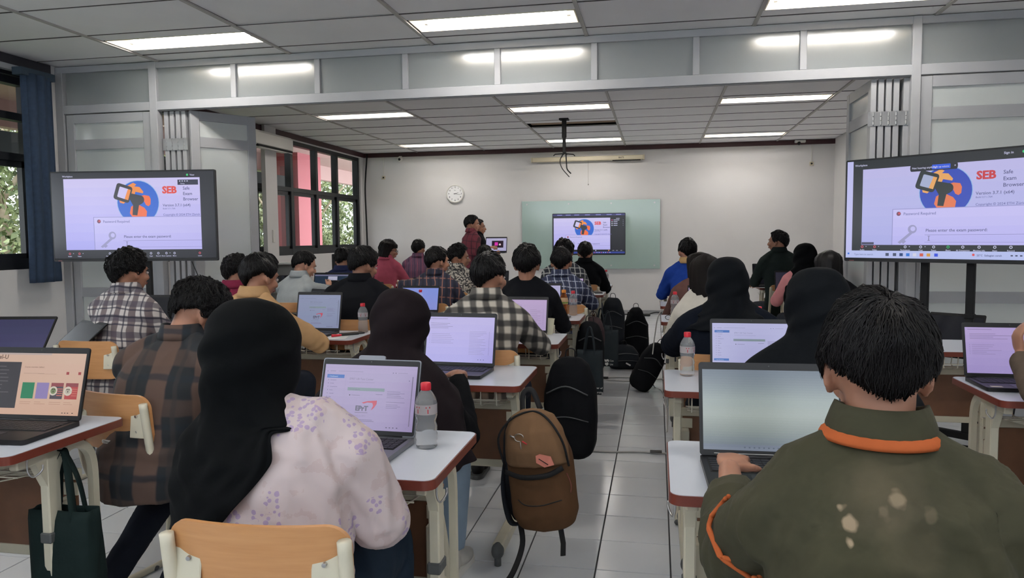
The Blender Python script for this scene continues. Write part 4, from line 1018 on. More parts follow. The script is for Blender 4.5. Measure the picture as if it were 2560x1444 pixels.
def hair_obj(parent, M, style='short', ns=500, seed=0, m_=None, srad=.0013, thick=1.0):
    nu, nv = 56, 36; R = np.random.default_rng(seed)
    amp = {'short': .055, 'curly': .13, 'mid': .07, 'fluffy': .08}.get(style, .04)
    nape = {'mid': -60, 'fluffy': -45}.get(style, -52); base = {'short': .13, 'curly': .20, 'mid': .17, 'fluffy': .22}.get(style, .14)*thick
    V = []; F = []
    for i in range(nv+1):
        el = math.radians(-80+170*i/nv)
        for j in range(nu):
            az = 2*PI*j/nu; V.append((math.cos(el)*math.sin(az), math.cos(el)*math.cos(az), math.sin(el)))
    for i in range(nv):
        for j in range(nu): F.append((i*nu+j, i*nu+(j+1) % nu, (i+1)*nu+(j+1) % nu, (i+1)*nu+j))
    F.append(tuple(nv*nu+j for j in range(nu))); F.append(tuple(range(nu))[::-1])
    D = np.array(V); D /= np.linalg.norm(D, axis=1)[:, None]
    def shell(D, extra=0):
        az = np.abs(np.arctan2(D[:, 0], D[:, 1])); el = np.degrees(np.arcsin(np.clip(D[:, 2], -1, 1)))
        lim = np.interp(np.degrees(az), [0, 35, 58, 74, 88, 104, 116, 142, 172], [36, 34, 16, -14, -20, -6, -16, -30, nape])
        lim = lim+vnoise(D*9, seed+3)*4
        mk = np.clip((el-lim)/9, 0, 1); mk = mk*mk*(3-2*mk)
        b = base+amp*(vnoise(D*3.2, seed+1)*.8+vnoise(D*(8 if style != 'curly' else 11), seed+2)*.7)
        b = b*(1+.35*np.clip(D[:, 2], 0, 1))
        b = b*(1-(.45 if style in ('short', 'mid') else .95)*np.clip(-D[:, 2]*1.4+.05, 0, 1))
        return np.where(mk > 0, .80+(.20+b)*mk, .80)+extra, mk
    r, mk = shell(D); P = D*HR*r[:, None]+np.array(HC)
    me = bpy.data.meshes.new('hair'); me.from_pydata([tuple(M @ Vector(p)) for p in P], [], F)
    # strands
    D0 = R.normal(0, 1, (ns*3, 3)); D0 /= np.linalg.norm(D0, axis=1)[:, None]; _, mk0 = shell(D0); D0 = D0[mk0 > .55][:ns]; n = len(D0)
    wh = np.array([.08, -.62, .78]); wh /= np.linalg.norm(wh); d = D0.copy(); K = 6; step = {'short': .10, 'curly': .11, 'mid': .16, 'fluffy': .17}.get(style, .11)
    path = []; jit = R.normal(0, .22, (n, 3)); lift = R.uniform(.0, .05, n)+(.03 if style in ('curly', 'fluffy') else 0)
    L = R.uniform(.6, 1.3, n)[:, None]
    for k in range(K):
        rr, _ = shell(d); rr = np.maximum(rr, 1.0+base*.75)+.012+lift*k/K; path.append(d*HR*rr[:, None]+np.array(HC))
        t = d-wh; t -= (t*d).sum(1)[:, None]*d; t /= np.linalg.norm(t, axis=1)[:, None]+1e-6; t = t+jit
        if style == 'curly': t = t+R.normal(0, .7, (n, 3)); 
        if style == 'fluffy': t = t+R.normal(0, .25, (n, 3))
        t[:, 2] -= .25
        t /= np.linalg.norm(t, axis=1)[:, None]+1e-6; _, mkk = shell(d+t*step*L); d = d+t*step*L*(mkk > .3)[:, None]; d /= np.linalg.norm(d, axis=1)[:, None]
    Pp = np.stack(path, 1); rad = srad*np.linspace(1, .25, K)
    sv = []; ang = [0, 2.09, 4.19]
    dirn = np.gradient(Pp, axis=1); dirn /= np.linalg.norm(dirn, axis=2)[:, :, None]+1e-9
    up = (Pp-np.array(HC)); up /= np.linalg.norm(up, axis=2)[:, :, None]; sd = np.cross(dirn, up); sd /= np.linalg.norm(sd, axis=2)[:, :, None]+1e-9
    ring = np.stack([Pp+rad[None, :, None]*(math.cos(a)*sd*2.2+math.sin(a)*up) for a in ang], 2)   # n,K,3,3
    SV = ring.reshape(-1, 3); Mn = np.array(M)[:3]; SV = SV@Mn[:, :3].T+Mn[:, 3]
    base_i = (np.arange(n)*K*3)[:, None]; q = []
    for k in range(K-1):
        for a in range(3):
            b_ = (a+1) % 3; q.append(np.concatenate([base_i+k*3+a, base_i+k*3+b_, base_i+(k+1)*3+b_, base_i+(k+1)*3+a], 1))
    SF = np.concatenate(q, 0)
    s = bpy.data.meshes.new('hair_strands'); s.vertices.add(len(SV)); s.vertices.foreach_set('co', SV.astype(np.float32).ravel()); s.loops.add(SF.size); s.loops.foreach_set('vertex_index', SF.ravel().astype(np.int32)); s.polygons.add(len(SF)); s.polygons.foreach_set('loop_start', np.arange(len(SF))*4); s.update()
    for x in (me, s): x.materials.append(m_ or M_hair); x.polygons.foreach_set('use_smooth', [True]*len(x.polygons))
    h = link('hair', me, parent); o = link('hair_strands', s, h); o['kind'] = 'stuff'; return h
def wrinkle(me, amp, seed, region=None, scale=5, aniso=(1, 1, .45)):
    P = co_get(me); N = no_get(me); a = np.array(aniso)
    w = (1-np.abs(vnoise(P*scale*a, seed)))**2-.4+.5*(1-np.abs(vnoise(P*scale*2.1*a+3, seed+1)))**3-.1
    if region is not None: w = w*region(P)
    co_set(me, P+N*(w*amp)[:, None])
def person(label, hx, hy, ztop, group='students seated at the desks', yaw=0, lean=.15, hy_off=0, hyaw=0, hpitch=12, hroll=0, sw=.155, bulk=1.0,
           shirt=None, sleeve='long', collar=True, skin=0, hair='short', hseed=0, ns=300, pants=None, shoe=None, arms=None, res=.011, hijab=None,
           stand=False, feet=(0, 0), face=False, curl=.55, wr=.006, extra_arm_drop=0, hem=None, longhair=False, glasses=False, cuff=None, legs=True, hmat=None, drop=0, tiltx=0, lx=0, cuffend=.9):
    hz = ztop-.12; zp = .50 if not stand else .90
    k = (hz-zp-.09)/.50
    # head frame
    hp = math.radians(-hpitch); R = Matrix.Rotation(math.radians(hyaw), 4, 'Z') @ Matrix.Rotation(math.radians(hroll), 4, 'Y') @ Matrix.Rotation(hp, 4, 'X')
    piv = Vector((lx, lean-.02, hz-.08)); hc = piv+(R @ Vector((0, .02, .08))); MH = Matrix.Translation(hc) @ R
    off = Matrix.Rotation(math.radians(yaw), 3, 'Z') @ Vector((hc.x, hc.y, 0))
    root = thing('person', label, 'person', (hx-off.x, hy-off.y, 0), math.radians(yaw), group)
    Mi = (Matrix.Translation(root.location) @ Matrix.Rotation(math.radians(yaw), 4, 'Z')).inverted()
    nb = Vector((lx*.75, lean*.90-.01, hz-.095)); zs = hz-.215-drop
    def spine(z):
        t = max(0, min(1, (z-zp)/(nb.z-zp))); return lean*.9*(t**1.5)
    J = []
    for s in (-1, 1):
        S = Vector((s*sw, spine(zs)+.005, zs+s*tiltx)); a = (arms or {}).get('L' if s < 0 else 'R')
        if a is None: E, W = Vector((s*(sw+.075), lean+.08, zs-.20)), Vector((s*.10, lean+.30, .775))
        elif a == 'down': E, W = Vector((s*(sw+.06), lean+.02, zs-.27)), Vector((s*(sw+.0), lean+.16, zs-.42))
        else:
            E, W = [(Mi @ Vector(p)) if len(p) == 3 else Vector(p[:3]) for p in a[:2]]
        J.append((s, S, E, W, (a[2] if a not in (None, 'down') and len(a) > 2 else None)))
    fine = res < .0075
    # ---- body: head, neck, torso, arms, hands as one surface
    b = MB(); st = len(b.v)
    b.ell((0, -.014, .018), tuple(HR*.985), None, 22, 14); b.ell((0, .026, -.035), (.056, .062, .076), None, 18, 12); b.ell((0, .052, -.088), (.024, .022, .018), None, 10, 8); b.ell((0, .02, -.075), (.05, .05, .03), None, 14, 8)
    b.tube([(0, .082, .012), (0, .094, -.012), (0, .104, -.030)], [.007, .009, .012], 8); b.ell((0, .100, -.034), (.015, .012, .010), None, 10, 6)
    b.ell((0, .072, .022), (.048, .018, .012), None, 14, 8); b.ell((0, .083, -.060), (.022, .010, .009), None, 10, 6)
    for s in (-1, 1):
        b.ell((s*.045, .062, -.03), (.018, .018, .02), None, 10, 7)
        Me = Matrix.Rotation(s*.35, 3, 'Z') @ Matrix.Rotation(-.15, 3, 'X'); b.ell((s*.078, -.004, -.012), (.0085, .019, .030), Me, 10, 8); b.ell((s*.082, -.012, -.002), (.006, .016, .02), Me, 8, 6); b.ell((s*.075, .003, -.036), (.008, .010, .012), None, 8, 6)
    b.xf(MH, st)
    neck0 = MH @ Vector((0, -.025, -.045))
    b.tube([neck0, (neck0+nb)/2, nb, Vector((0, spine(zs)+.015, zs+.02))], [.055, .053, .052, .05], 16)
    def ring(z, w, d, n=18, y=None): return [(w*math.cos(2*PI*j/n), (spine(z) if y is None else y)+d*math.sin(2*PI*j/n), z) for j in range(n)]
    zz = lambda t: zp+(nb.z-zp)*t
    b.loft([ring(zp-.06, .12, .09), ring(zz(.2), .115, .08), ring(zz(.55), .13, .085), ring(zz(.8), .13, .075), ring(zz(.97), .05, .045)])
    for s, S, E, W, hd in J:
        b.tube([Vector((s*.05, S.y+.01, S.z-.015)), S, S.lerp(E, .5), E], [.036, .047, .042, .036], 12); b.ell(E, .037, None, 10, 8); b.tube([E, E.lerp(W, .35), E.lerp(W, .8), W], [.036, .037, .027, .024], 12)
        f = (W-E).normalized(); n_ = Vector((0, 0, 1)) if abs(f.z) < .8 else Vector((0, 1, 0)); th = Vector((-s, 0, 0))
        if hd: f, n_, th = [Vector(q) for q in hd]
        else: f = (Vector((f.x*.5, f.y, 0))+Vector((0, 0, -.12))).normalized()
        hand_parts(b, W+f*.004, f, n_, th, curl, .98)
    bm_ = fuse(b, res if fine else min(res, .0085), 2, 'body'); bm_.materials.append(SK[skin]); body = link('body', bm_, root)
    # ---- shirt
    if shirt is not None:
        c = MB(); B = bulk
        W_ = [(-.075, .158, .128), (.04, .166, .135), (.25, .150, .118), (.45, .158, .120), (.65, .170, .122), (.80, .160, .108), (.90, .115, .088), (.985, .066, .066)]
        c.loft([ring(zz(t) if t > 0 else zp+t, w*B, d*B, 26) for t, w, d in W_])
        for s, S, E, W, hd in J:
            c.tube([Vector((nb.x+s*.035, nb.y, nb.z-.012)), Vector((s*.09, (nb.y+S.y)/2, (S.z+nb.z)/2+.012)), S+Vector((s*.0, 0, .012))], [.04, .045*B, .056*B], 14)
            c.ell(S+Vector((0, 0, -.002)), (.064*B, .066*B, .066*B), None, 16, 10)
            if sleeve == 'long':
                e1 = E.lerp(W, cuffend)
                c.tube([S, S.lerp(E, .5), E], [.064*B, .058*B, .053*B], 16); c.ell(E, .053*B, None, 14, 10); c.tube([E, E.lerp(W, .4), e1], [.053*B, .047*B, .038], 16)
            elif sleeve == 'mid':
                e1 = E.lerp(W, .35); c.tube([S, S.lerp(E, .5), E, e1], [.064*B, .058*B, .052*B, .046*B], 16)
            else: c.tube([S, S.lerp(E, .82)], [.064*B, .058*B], 16)
        sm = fuse(c, res*.95, 5, 'shirt'); P00 = co_get(sm).copy(); wrinkle(sm, wr, hseed+11, None, 5.5)
        if fine: wrinkle(sm, wr*1.1, hseed+77, None, 3.2, (1, 1, .6)); wrinkle(sm, wr*.35, hseed+5, None, 14)
        # bunched folds at elbows and waist
        P = co_get(sm); N = no_get(sm); add = np.zeros(len(P))
        for s, S, E, W, hd in J:
            r = np.linalg.norm(P-np.array(E), axis=1); ax = np.array((W-S).normalized()); add += np.exp(-(r/.10)**2)*np.sin((P@ax)*150+vnoise(P*9, 5)*2.5)*.0035
            r = np.linalg.norm(P-(np.array(S)+np.array([0, 0, -.08])), axis=1); add += np.exp(-(r/.10)**2)*np.sin((P[:, 0]*s+P[:, 2]*.8)*95+vnoise(P*7, 6)*2)*.003
        add += np.exp(-((P[:, 2]-zp-.07)/.07)**2)*np.sin(P[:, 2]*120+vnoise(P*6, 7)*3)*.0035
        if fine:
            ax_ = np.abs(P[:, 0]); add += np.exp(-((ax_-.13)/.055)**2)*np.sin(P[:, 2]*70+ax_*90+vnoise(P*5, 9)*3)*.0035*(P[:, 2] < zs+.02); add += np.exp(-((P[:, 0])/.10)**2)*np.sin(P[:, 2]*38+P[:, 0]*30+vnoise(P*4, 12)*3)*.003
        P = P+N*add[:, None]; wn_ = np.clip((np.linalg.norm(P00-np.array(nb), axis=1)-.10)/.06, 0, 1)[:, None]; co_set(sm, P00+(P-P00)*wn_); sm.materials.append(shirt); so = link('shirt', sm, root)
        if collar:
            n = 28; m = MB(); rings = []
            cm = collar if not isinstance(collar, bool) else shirt
            axis = (neck0-nb).normalized()
            for rr, h in ((.064, -.008), (.062, .022), (.064, .038), (.070, .040), (.076, .026), (.084, .002), (.086, -.016), (.080, -.018), (.072, .0)):
                row = []
                for j in range(n):
                    th = 2*PI*j/n; fr = max(0, math.sin(th)); dip = -.022*fr
                    row.append(nb+Vector((rr*1.02*math.cos(th), rr*math.sin(th)*1.0, h+dip))+axis*0)
                rings.append(row)
            m.loft(rings, False); m.build('collar', cm, root, True)
    # ---- legs
    pm = pants or mat_jeans
    if legs:
        p = MB(); p.ell((0, 0, zp-.01), (.165, .14, .10), None, 16, 10); ank = []
        for s, fy in ((-1, feet[0]), (1, feet[1])):
            if stand: Hh, Kn, An = Vector((s*.085, 0, .86)), Vector((s*.09, .02, .48)), Vector((s*.095, 0, .10))
            else: Hh, Kn, An = Vector((s*.085, 0, .50)), Vector((s*.115, .40, .50)), Vector((s*.115, .37+fy, .105))
            if hem == 'skirt' and not stand: p.tube([Hh, Kn], [.11, .095], 14); p.ell(Kn, .095, None, 12, 8); p.tube([Kn, An], [.095, .10], 14)
            else: p.tube([Hh, Hh.lerp(Kn, .5), Kn], [.098, .088, .070], 14); p.ell(Kn, .069, None, 12, 8); p.tube([Kn, Kn.lerp(An, .5), An], [.066, .060, .048], 14)
            ank.append((s, An))
        if hem == 'skirt' and not stand: p.box((0, .22, .47), (.2, .36, .13), None, .03)
        pme = fuse(p, max(res, .013), 4, 'trousers'); wrinkle(pme, .006, hseed+31, None, 7); pme.materials.append(pm); link('skirt' if hem == 'skirt' else 'trousers', pme, root)
        for s, An in ank:
            sh = MB(); sh.ell((An.x, An.y-.01, .055), (.038, .05, .05), None, 12, 8); sh.ell((An.x, An.y+.09, .035), (.043, .085, .032), None, 14, 8); sh.tube([(An.x, An.y, .055), (An.x, An.y, .12)], [.036, .034], 12)
            q = fuse(sh, .010, 3, 'shoe'); q.materials.append(shoe or M_dkmatte); so_ = link('shoe', q, root)
            MB().prism([(An.x+(x*.9), An.y+.045+y) for x, y in rrect(.088, .235, .04, 5)], .022, 2, .002).build('sole', M_white if shoe is not None else M_greyrub, so_)
    # ---- face details
    if not hijab or face:
        for s in (-1, 1):
            e = MB(); e.ell((s*.0305, .0785, -.002), (.0125, .008, .0075), None, 12, 8); e.mi = 1; e.ell((s*.0305, .0845, -.002), (.0055, .003, .0055), None, 10, 6); e.xf(MH); e.build('eye', [M_eye, M_dkmatte], root, True)
            e = MB(); e.tube([(s*.014, .089, .0165), (s*.032, .086, .0205), (s*.049, .074, .017)], [.0026, .0032, .0014], 6); e.xf(MH); e.build('eyebrow', M_brow, root, True)
        e = MB(); e.ell((0, .0905, -.0575), (.019, .006, .0045), None, 12, 6); e.ell((0, .0895, -.0655), (.016, .006, .005), None, 12, 6); e.xf(MH); e.build('lips', M_lip, root, True)
    if glasses:
        g = MB()
        for s in (-1, 1):
            c_ = Vector((s*.033, .098, -.003)); g.tube([c_+Vector((.024*math.cos(t), 0, .019*math.sin(t))) for t in [2*PI*q/16 for q in range(17)]], .0016, 6); g.tube([(s*.057, .096, 0), (s*.076, .05, .002), (s*.08, -.01, -.002)], .0016, 6)
        g.tube([(-.010, .099, 0), (.010, .099, 0)], .0016, 6); g.xf(MH); g.build('glasses', M_dkmatte, root, True)
    if hair and not hijab: hair_obj(root, MH, hair, ns, hseed, hmat, srad=max(.0011, .00042*(hy+.3)))
    if longhair:
        m = MB(); rings = []; n = 40; ln = longhair if not isinstance(longhair, bool) else .36
        for i in range(15):
            t = i/14; z = .11-ln*t
            rx = .02+.075*min(1, (t*6)**.5) if t < .17 else .095-.02*max(0, t-.5)
            row = []
            for j in range(n):
                th = -PI+2*PI*j/n; x = rx*math.sin(th)*1.02; y = -.014-(rx+.012)*math.cos(th)
                if z < .03 and y > .0: y = min(y, .015-max(0, .03-z)*.3)
                r_ = 1+.05*math.sin(th*13+t*4)+.03*math.sin(th*29); y = -.014+(y+.014)*r_
                row.append(Vector((x*r_, y, z)))
            rings.append([MH @ v for v in row])
        m.loft(rings); m.build('long_hair', hmat or M_hair2, root, True)
    if hijab: hijab_mesh(root, MH, hc, nb, zs, spine, R, hijab, hseed, math.radians(hyaw), sw)
    return root
def hijab_mesh(root, MH, hc, nb, zs, spine, R, spec, seed, yawr, sw):
    m_, hemf, opts = spec
    # rows: (z relative to the head centre, rx, ry, y offset)
    T = [(.128, .004, .004, -.02), (.124, .034, .038, -.02), (.112, .060, .070, -.018), (.088, .081, .096, -.016), (.052, .094, .112, -.014), (.010, .098, .117, -.012), (-.035, .096, .113, -.012), (-.075, .092, .106, -.012),
         (-.105, .094, .102, -.01), (-.135, .112, .106, 0), (-.165, .145, .118, 0), (-.20, .178, .130, 0), (-.25, .200, .140, 0), (-.31, .212, .150, 0), (-.38, .220, .158, 0), (-.46, .226, .164, 0)]
    sc = opts.get('wide', 1.0); flare = opts.get('flare', 0); n = 96; rows = []
    Z = [t[0] for t in T]; NR = 56
    zz = np.concatenate([np.linspace(.128, .10, 5), np.linspace(.092, -.46, NR-5)])
    arr = np.array(T)[::-1]
    V = []; tops = hc
    for i, z0_ in enumerate(zz):
      for j in range(n):
        th = 2*PI*j/n; z = z0_ if z0_ > -.13 else -.13+(z0_+.13)*hemf(th); low = max(0, (-z-.13)/.33)
        rx = np.interp(z, arr[:, 0], arr[:, 1]); ry = np.interp(z, arr[:, 0], arr[:, 2]); yo = np.interp(z, arr[:, 0], arr[:, 3])
        bl = max(0, min(1, (-.08-z)/.10)); low = max(0, (-z-.13)/.33)
        rx *= 1+(sc-1)*min(1, max(0, (-z-.1)/.1))+flare*low; ry *= 1+flare*low
        if True:
            x, y = rx*math.sin(th), ry*math.cos(th)+yo     # th=0 front
            dz = z
            ph = hc+(R.to_3x3() @ Vector((x, y, dz)))
            zl = hc.z+dz; rl = Vector((x+nb.x*max(0, 1-low*1.5), y+spine(max(zl, zs-.5))-.0, zl))
            rl.y = spine(max(.45, zl))+y+opts.get('dy', 0)
            v = ph.lerp(rl, bl)
            V.append(v)
    V = np.array([tuple(v) for v in V]); th = np.tile(np.arange(n)*2*PI/n, len(zz)); zr = np.repeat(zz, n)
    C = np.stack([np.full(len(V), 0.), np.array([spine(max(.45, z)) for z in V[:, 2]]), V[:, 2]], 1); N = V-C; N[:, 2] *= .3; N /= np.linalg.norm(N, axis=1)[:, None]+1e-6
    lo = np.clip((-zr-.06)/.12, 0, 1); up_ = 1-lo
    sgn = opts.get('swirl', 1.0)
    fd = np.abs(np.sin(th*4.5+zr*16*sgn+seed))**.6; f = lo*(.012*fd+.007*np.sin(th*10-zr*30*sgn+seed*2)+.014*(vnoise(V*6, seed)))+up_*.005*np.sin(zr*60+th*3*sgn+vnoise(V*6, seed+3)*3)*np.clip((zr+.12)/.05, 0, 1)*np.clip((.09-zr)/.05, 0, 1)+.004*vnoise(V*10, seed+5)
    V = V+N*f[:, None]
    sh = [c for c in root.children if c.name.startswith('shirt')]
    if sh:
        from mathutils.bvhtree import BVHTree
        sm = sh[0].data; bv = BVHTree.FromPolygons([v.co.copy() for v in sm.vertices], [tuple(q.vertices) for q in sm.polygons])
        for q in range(len(V)):
            if zr[q] > -.09: continue
            o = Vector(C[q]); o.y = spine(max(.45, o.z))
            d = Vector(V[q])-o; L = d.length
            if L < 1e-4: continue
            d.normalize(); far = 0; p0 = o; t = 0
            for _ in range(6):
                h = bv.ray_cast(p0, d)
                if h[0] is None: break
                t = (h[0]-o).dot(d); p0 = h[0]+d*.001
                if t < min(opts.get('reach', .25), L+.055): far = max(far, t)
            if far > .02:
                want = far+.006+.016*abs(math.sin(th[q]*5+zr[q]*18*sgn))**2+.006*abs(math.sin(th[q]*11-zr[q]*25))
                if L < want or opts.get('cling', True): V[q] = tuple(o+d*(want if L < want else min(L, want+.05)))
        G = V.reshape(len(zz), n, 3)
        for it in range(7):
            G2 = G.copy(); G2[1:-1] = (G[1:-1]*2+G[:-2]*.5+G[2:]*.5+np.roll(G, 1, 1)[1:-1]*.5+np.roll(G, -1, 1)[1:-1]*.5)/4
            m2 = (zz < -.09)[:, None, None]; G = np.where(m2, G2, G)
        V = G.reshape(-1, 3)
    F = []
    for i in range(len(zz)-1):
        for j in range(n):
            t = (j+.5)/n*2*PI; t = min(t, 2*PI-t); z = (zz[i]+zz[i+1])/2
            if (t/.62)**2+((z+.015)/.075)**2 < 1: continue
            F.append((i*n+j, i*n+(j+1) % n, (i+1)*n+(j+1) % n, (i+1)*n+j))
    F.append(tuple(range(n)))
    me = bpy.data.meshes.new('headscarf'); me.from_pydata([tuple(v) for v in V], [], F); me.materials.append(m_); me.polygons.foreach_set('use_smooth', [True]*len(me.polygons))
    bm = bmesh.new(); bm.from_mesh(me); bmesh.ops.recalc_face_normals(bm, faces=bm.faces); bm.to_mesh(me); bm.free()
    o = link('headscarf', me, root); s = o.modifiers.new('thickness', 'SOLIDIFY'); s.thickness = .003; s.offset = 0
    sb = o.modifiers.new('smooth', 'SUBSURF'); sb.levels = 1; sb.render_levels = 1
    return o
mat_jeans = cloth('dark_trousers', (34, 38, 48)); M_jean2 = cloth('light_blue_jeans', (128, 146, 164)); M_navyt = cloth('navy_cloth', (30, 42, 56))
# ------------------------------------------------------------ shirts
S_plaid1 = plaid('check_white_brown_navy', (196, 190, 186), [(0, .085, .42, 0, (92, 76, 80), .85), (2, .085, .40, .1, (78, 72, 84), .75), (0, .085, .10, .45, (40, 40, 58), .8), (2, .085, .10, .5, (40, 40, 60), .8), (2, .17, .05, .25, (24, 26, 44), .9)])
S_plaid2 = plaid('check_dark_brown', (24, 28, 33), [(0, .16, .46, .1, (92, 70, 60), .75), (2, .17, .34, .2, (84, 64, 54), .45), (2, .17, .12, .6, (20, 30, 40), .7), (0, .16, .1, .65, (44, 40, 40), .7)])
S_bw = plaid('check_black_cream', (190, 182, 170), [(0, .066, .5, 0, (26, 25, 28), .82), (2, .066, .5, 0, (24, 24, 28), .82)], soft=.05)
S_orange = plaid('check_navy_orange', (38, 42, 62), [(0, .07, .14, 0, (150, 104, 88), .75), (2, .08, .12, .2, (146, 100, 86), .7), (0, .07, .3, .5, (26, 28, 44), .8)])
S_blue = plaid('check_navy_white', (36, 44, 72), [(0, .055, .14, 0, (176, 182, 196), .7), (2, .055, .14, 0, (170, 176, 192), .7), (0, .055, .2, .5, (26, 30, 50), .6)])
S_white = plaid('check_black_white', (40, 44, 54), [(0, .05, .2, 0, (190, 190, 186), .75), (2, .055, .18, 0, (190, 190, 186), .7)])
S_maroon = plaid('check_maroon', (104, 38, 52), [(0, .09, .16, 0, (52, 22, 32), .8), (2, .10, .14, 0, (52, 24, 34), .7)])
S_stripe = plaid('stripe_purple', (92, 60, 84), [(0, .04, .3, 0, (52, 48, 72), .8), (0, .08, .08, .3, (170, 80, 100), .7)])
S_tan = cloth('tan_cotton', (180, 144, 104)); S_grey = cloth('grey_cotton', (150, 156, 158)); S_mag = cloth('magenta_cotton', (134, 46, 72)); S_pink = cloth('rose_cotton', (176, 84, 102))
S_black = cloth('black_cotton', (22, 23, 27)); S_black2 = cloth('black_dull_cotton', (15, 16, 19)); S_blueh = cloth('royal_blue_cloth', (34, 66, 150)); S_pinkc = cloth('pale_pink_cloth', (214, 144, 148)); S_dgreen = cloth('dark_green_jacket', (36, 44, 42))
S_brownv = cloth('brown_cloth', (92, 66, 62)); S_navyj = cloth('navy_jacket', (15, 20, 30)); S_bluegrey = cloth('indigo_cotton', (44, 50, 84)); S_brownj = cloth('brown_grey_cloth', (92, 80, 70))
H_black = cloth('black_scarf_cloth', (7, 9, 11), .85, .04, 30, .15); H_brown = cloth('dark_brown_scarf_cloth', (27, 21, 24), .85, .04, 30, .15); H_navy = cloth('blue_black_scarf_cloth', (13, 16, 20), .8, .04, 30, .15)
# batik-like white blouse with lilac flowers
S_flower, nt, b = node_mat('flowered_blouse', .8)
tc = nt.nodes.new('ShaderNodeTexCoord'); n1 = nt.nodes.new('ShaderNodeTexNoise'); n1.inputs['Scale'].default_value = 9; n1.inputs['Detail'].default_value = 2; n2 = nt.nodes.new('ShaderNodeTexVoronoi'); n2.inputs['Scale'].default_value = 75; n3 = nt.nodes.new('ShaderNodeTexNoise'); n3.inputs['Scale'].default_value = 22; n3.inputs['Detail'].default_value = 6
for q in (n1, n2, n3): nt.links.new(tc.outputs['Object'], q.inputs['Vector'])
f1 = mathn(nt, 'MULTIPLY', mathn(nt, 'GREATER_THAN', n1.outputs['Fac'], .53), mathn(nt, 'LESS_THAN', n2.outputs['Distance'], .42))
f2 = mathn(nt, 'MULTIPLY', mathn(nt, 'GREATER_THAN', n3.outputs['Fac'], .56), .30)
cc = mixc(nt, f2, srgb(192, 178, 178), srgb(172, 146, 142)); cc = mixc(nt, mathn(nt, 'MULTIPLY', f1, .6), cc, srgb(140, 116, 170)); nt.links.new(cc, b.inputs['Base Color'])
S_spot, nt, b = node_mat('black_spotted_white', .8)
tc = nt.nodes.new('ShaderNodeTexCoord'); n2 = nt.nodes.new('ShaderNodeTexNoise'); n2.inputs['Scale'].default_value = 60; nt.links.new(tc.outputs['Object'], n2.inputs['Vector']); nt.links.new(mixc(nt, mathn(nt, 'GREATER_THAN', n2.outputs['Fac'], .5), srgb(190, 184, 172), srgb(60, 58, 60)), b.inputs['Base Color'])
# olive jacket with bleached spots
S_olive, nt, b = node_mat('olive_canvas', .85)
tc = nt.nodes.new('ShaderNodeTexCoord'); nz = nt.nodes.new('ShaderNodeTexNoise'); nz.inputs['Scale'].default_value = 7; nz.inputs['Detail'].default_value = 6; nt.links.new(tc.outputs['Object'], nz.inputs['Vector'])
col = mixc(nt, nz.outputs['Fac'], srgb(38, 37, 21), srgb(68, 66, 43))
dz_ = nt.nodes.new('ShaderNodeTexNoise'); dz_.inputs['Scale'].default_value = 30; nt.links.new(tc.outputs['Object'], dz_.inputs['Vector'])
for (cx, cz, r, al) in ((-.067, .889, .009, .6), (-.054, .873, .012, .7), (-.052, .848, .010, .85), (.010, .912, .012, .38), (-.008, .897, .010, .15), (.055, .898, .008, .12), (.0, .93, .06, .05), (-.03, .905, .06, .05), (.03, .86, .05, .04)):
    sx = nt.nodes.new('ShaderNodeSeparateXYZ'); nt.links.new(tc.outputs['Object'], sx.inputs[0])
    dx = mathn(nt, 'SUBTRACT', sx.outputs[0], cx); dzz = mathn(nt, 'SUBTRACT', sx.outputs[2], cz)
    d2 = mathn(nt, 'ADD', mathn(nt, 'SQRT', mathn(nt, 'ADD', mathn(nt, 'MULTIPLY', dx, dx), mathn(nt, 'MULTIPLY', dzz, dzz))), mathn(nt, 'MULTIPLY', mathn(nt, 'SUBTRACT', dz_.outputs['Fac'], .5), .03))
    mr = nt.nodes.new('ShaderNodeMapRange'); mr.inputs[1].default_value = r; mr.inputs[2].default_value = r*.55; mr.inputs[3].default_value = 0; mr.inputs[4].default_value = al; nt.links.new(d2, mr.inputs[0])
    bk = mathn(nt, 'MULTIPLY', mr.outputs[0], mathn(nt, 'LESS_THAN', sx.outputs[1], .12))
    col = mixc(nt, bk, col, srgb(170, 150, 124))
nt.links.new(col, b.inputs['Base Color'])
bp = nt.nodes.new('ShaderNodeBump'); bp.inputs['Strength'].default_value = .3; bp.inputs['Distance'].default_value = .01; nt.links.new(dz_.outputs['Fac'], bp.inputs['Height']); nt.links.new(bp.outputs[0], b.inputs['Normal'])
M_rust = cloth('rust_lining', (176, 92, 52))
full = lambda th: 1.0
# ------------------------------------------------------------ row 1
P1 = person('person in an olive green jacket with bleached spots typing at the nearest right desk', .372, 1.37, 1.205, hyaw=6, hpitch=16, lean=.17, shirt=S_olive, bulk=1.06, sw=.160, drop=.035, tiltx=.012, hair='fluffy', hseed=3, ns=5200, res=.0062, wr=.018, skin=0,
       arms={'L': ((.150, 1.41, .708), (.163, 1.72, .785), ((.02, 1, .03), (0, .1, 1), (1, 0, 0))), 'R': ((.62, 1.38, .74), (.50, 1.66, .772), ((-.2, 1, -.1), (0, .1, 1), (-1, 0, 0)))}, yaw=-10, curl=.24, cuffend=.66)
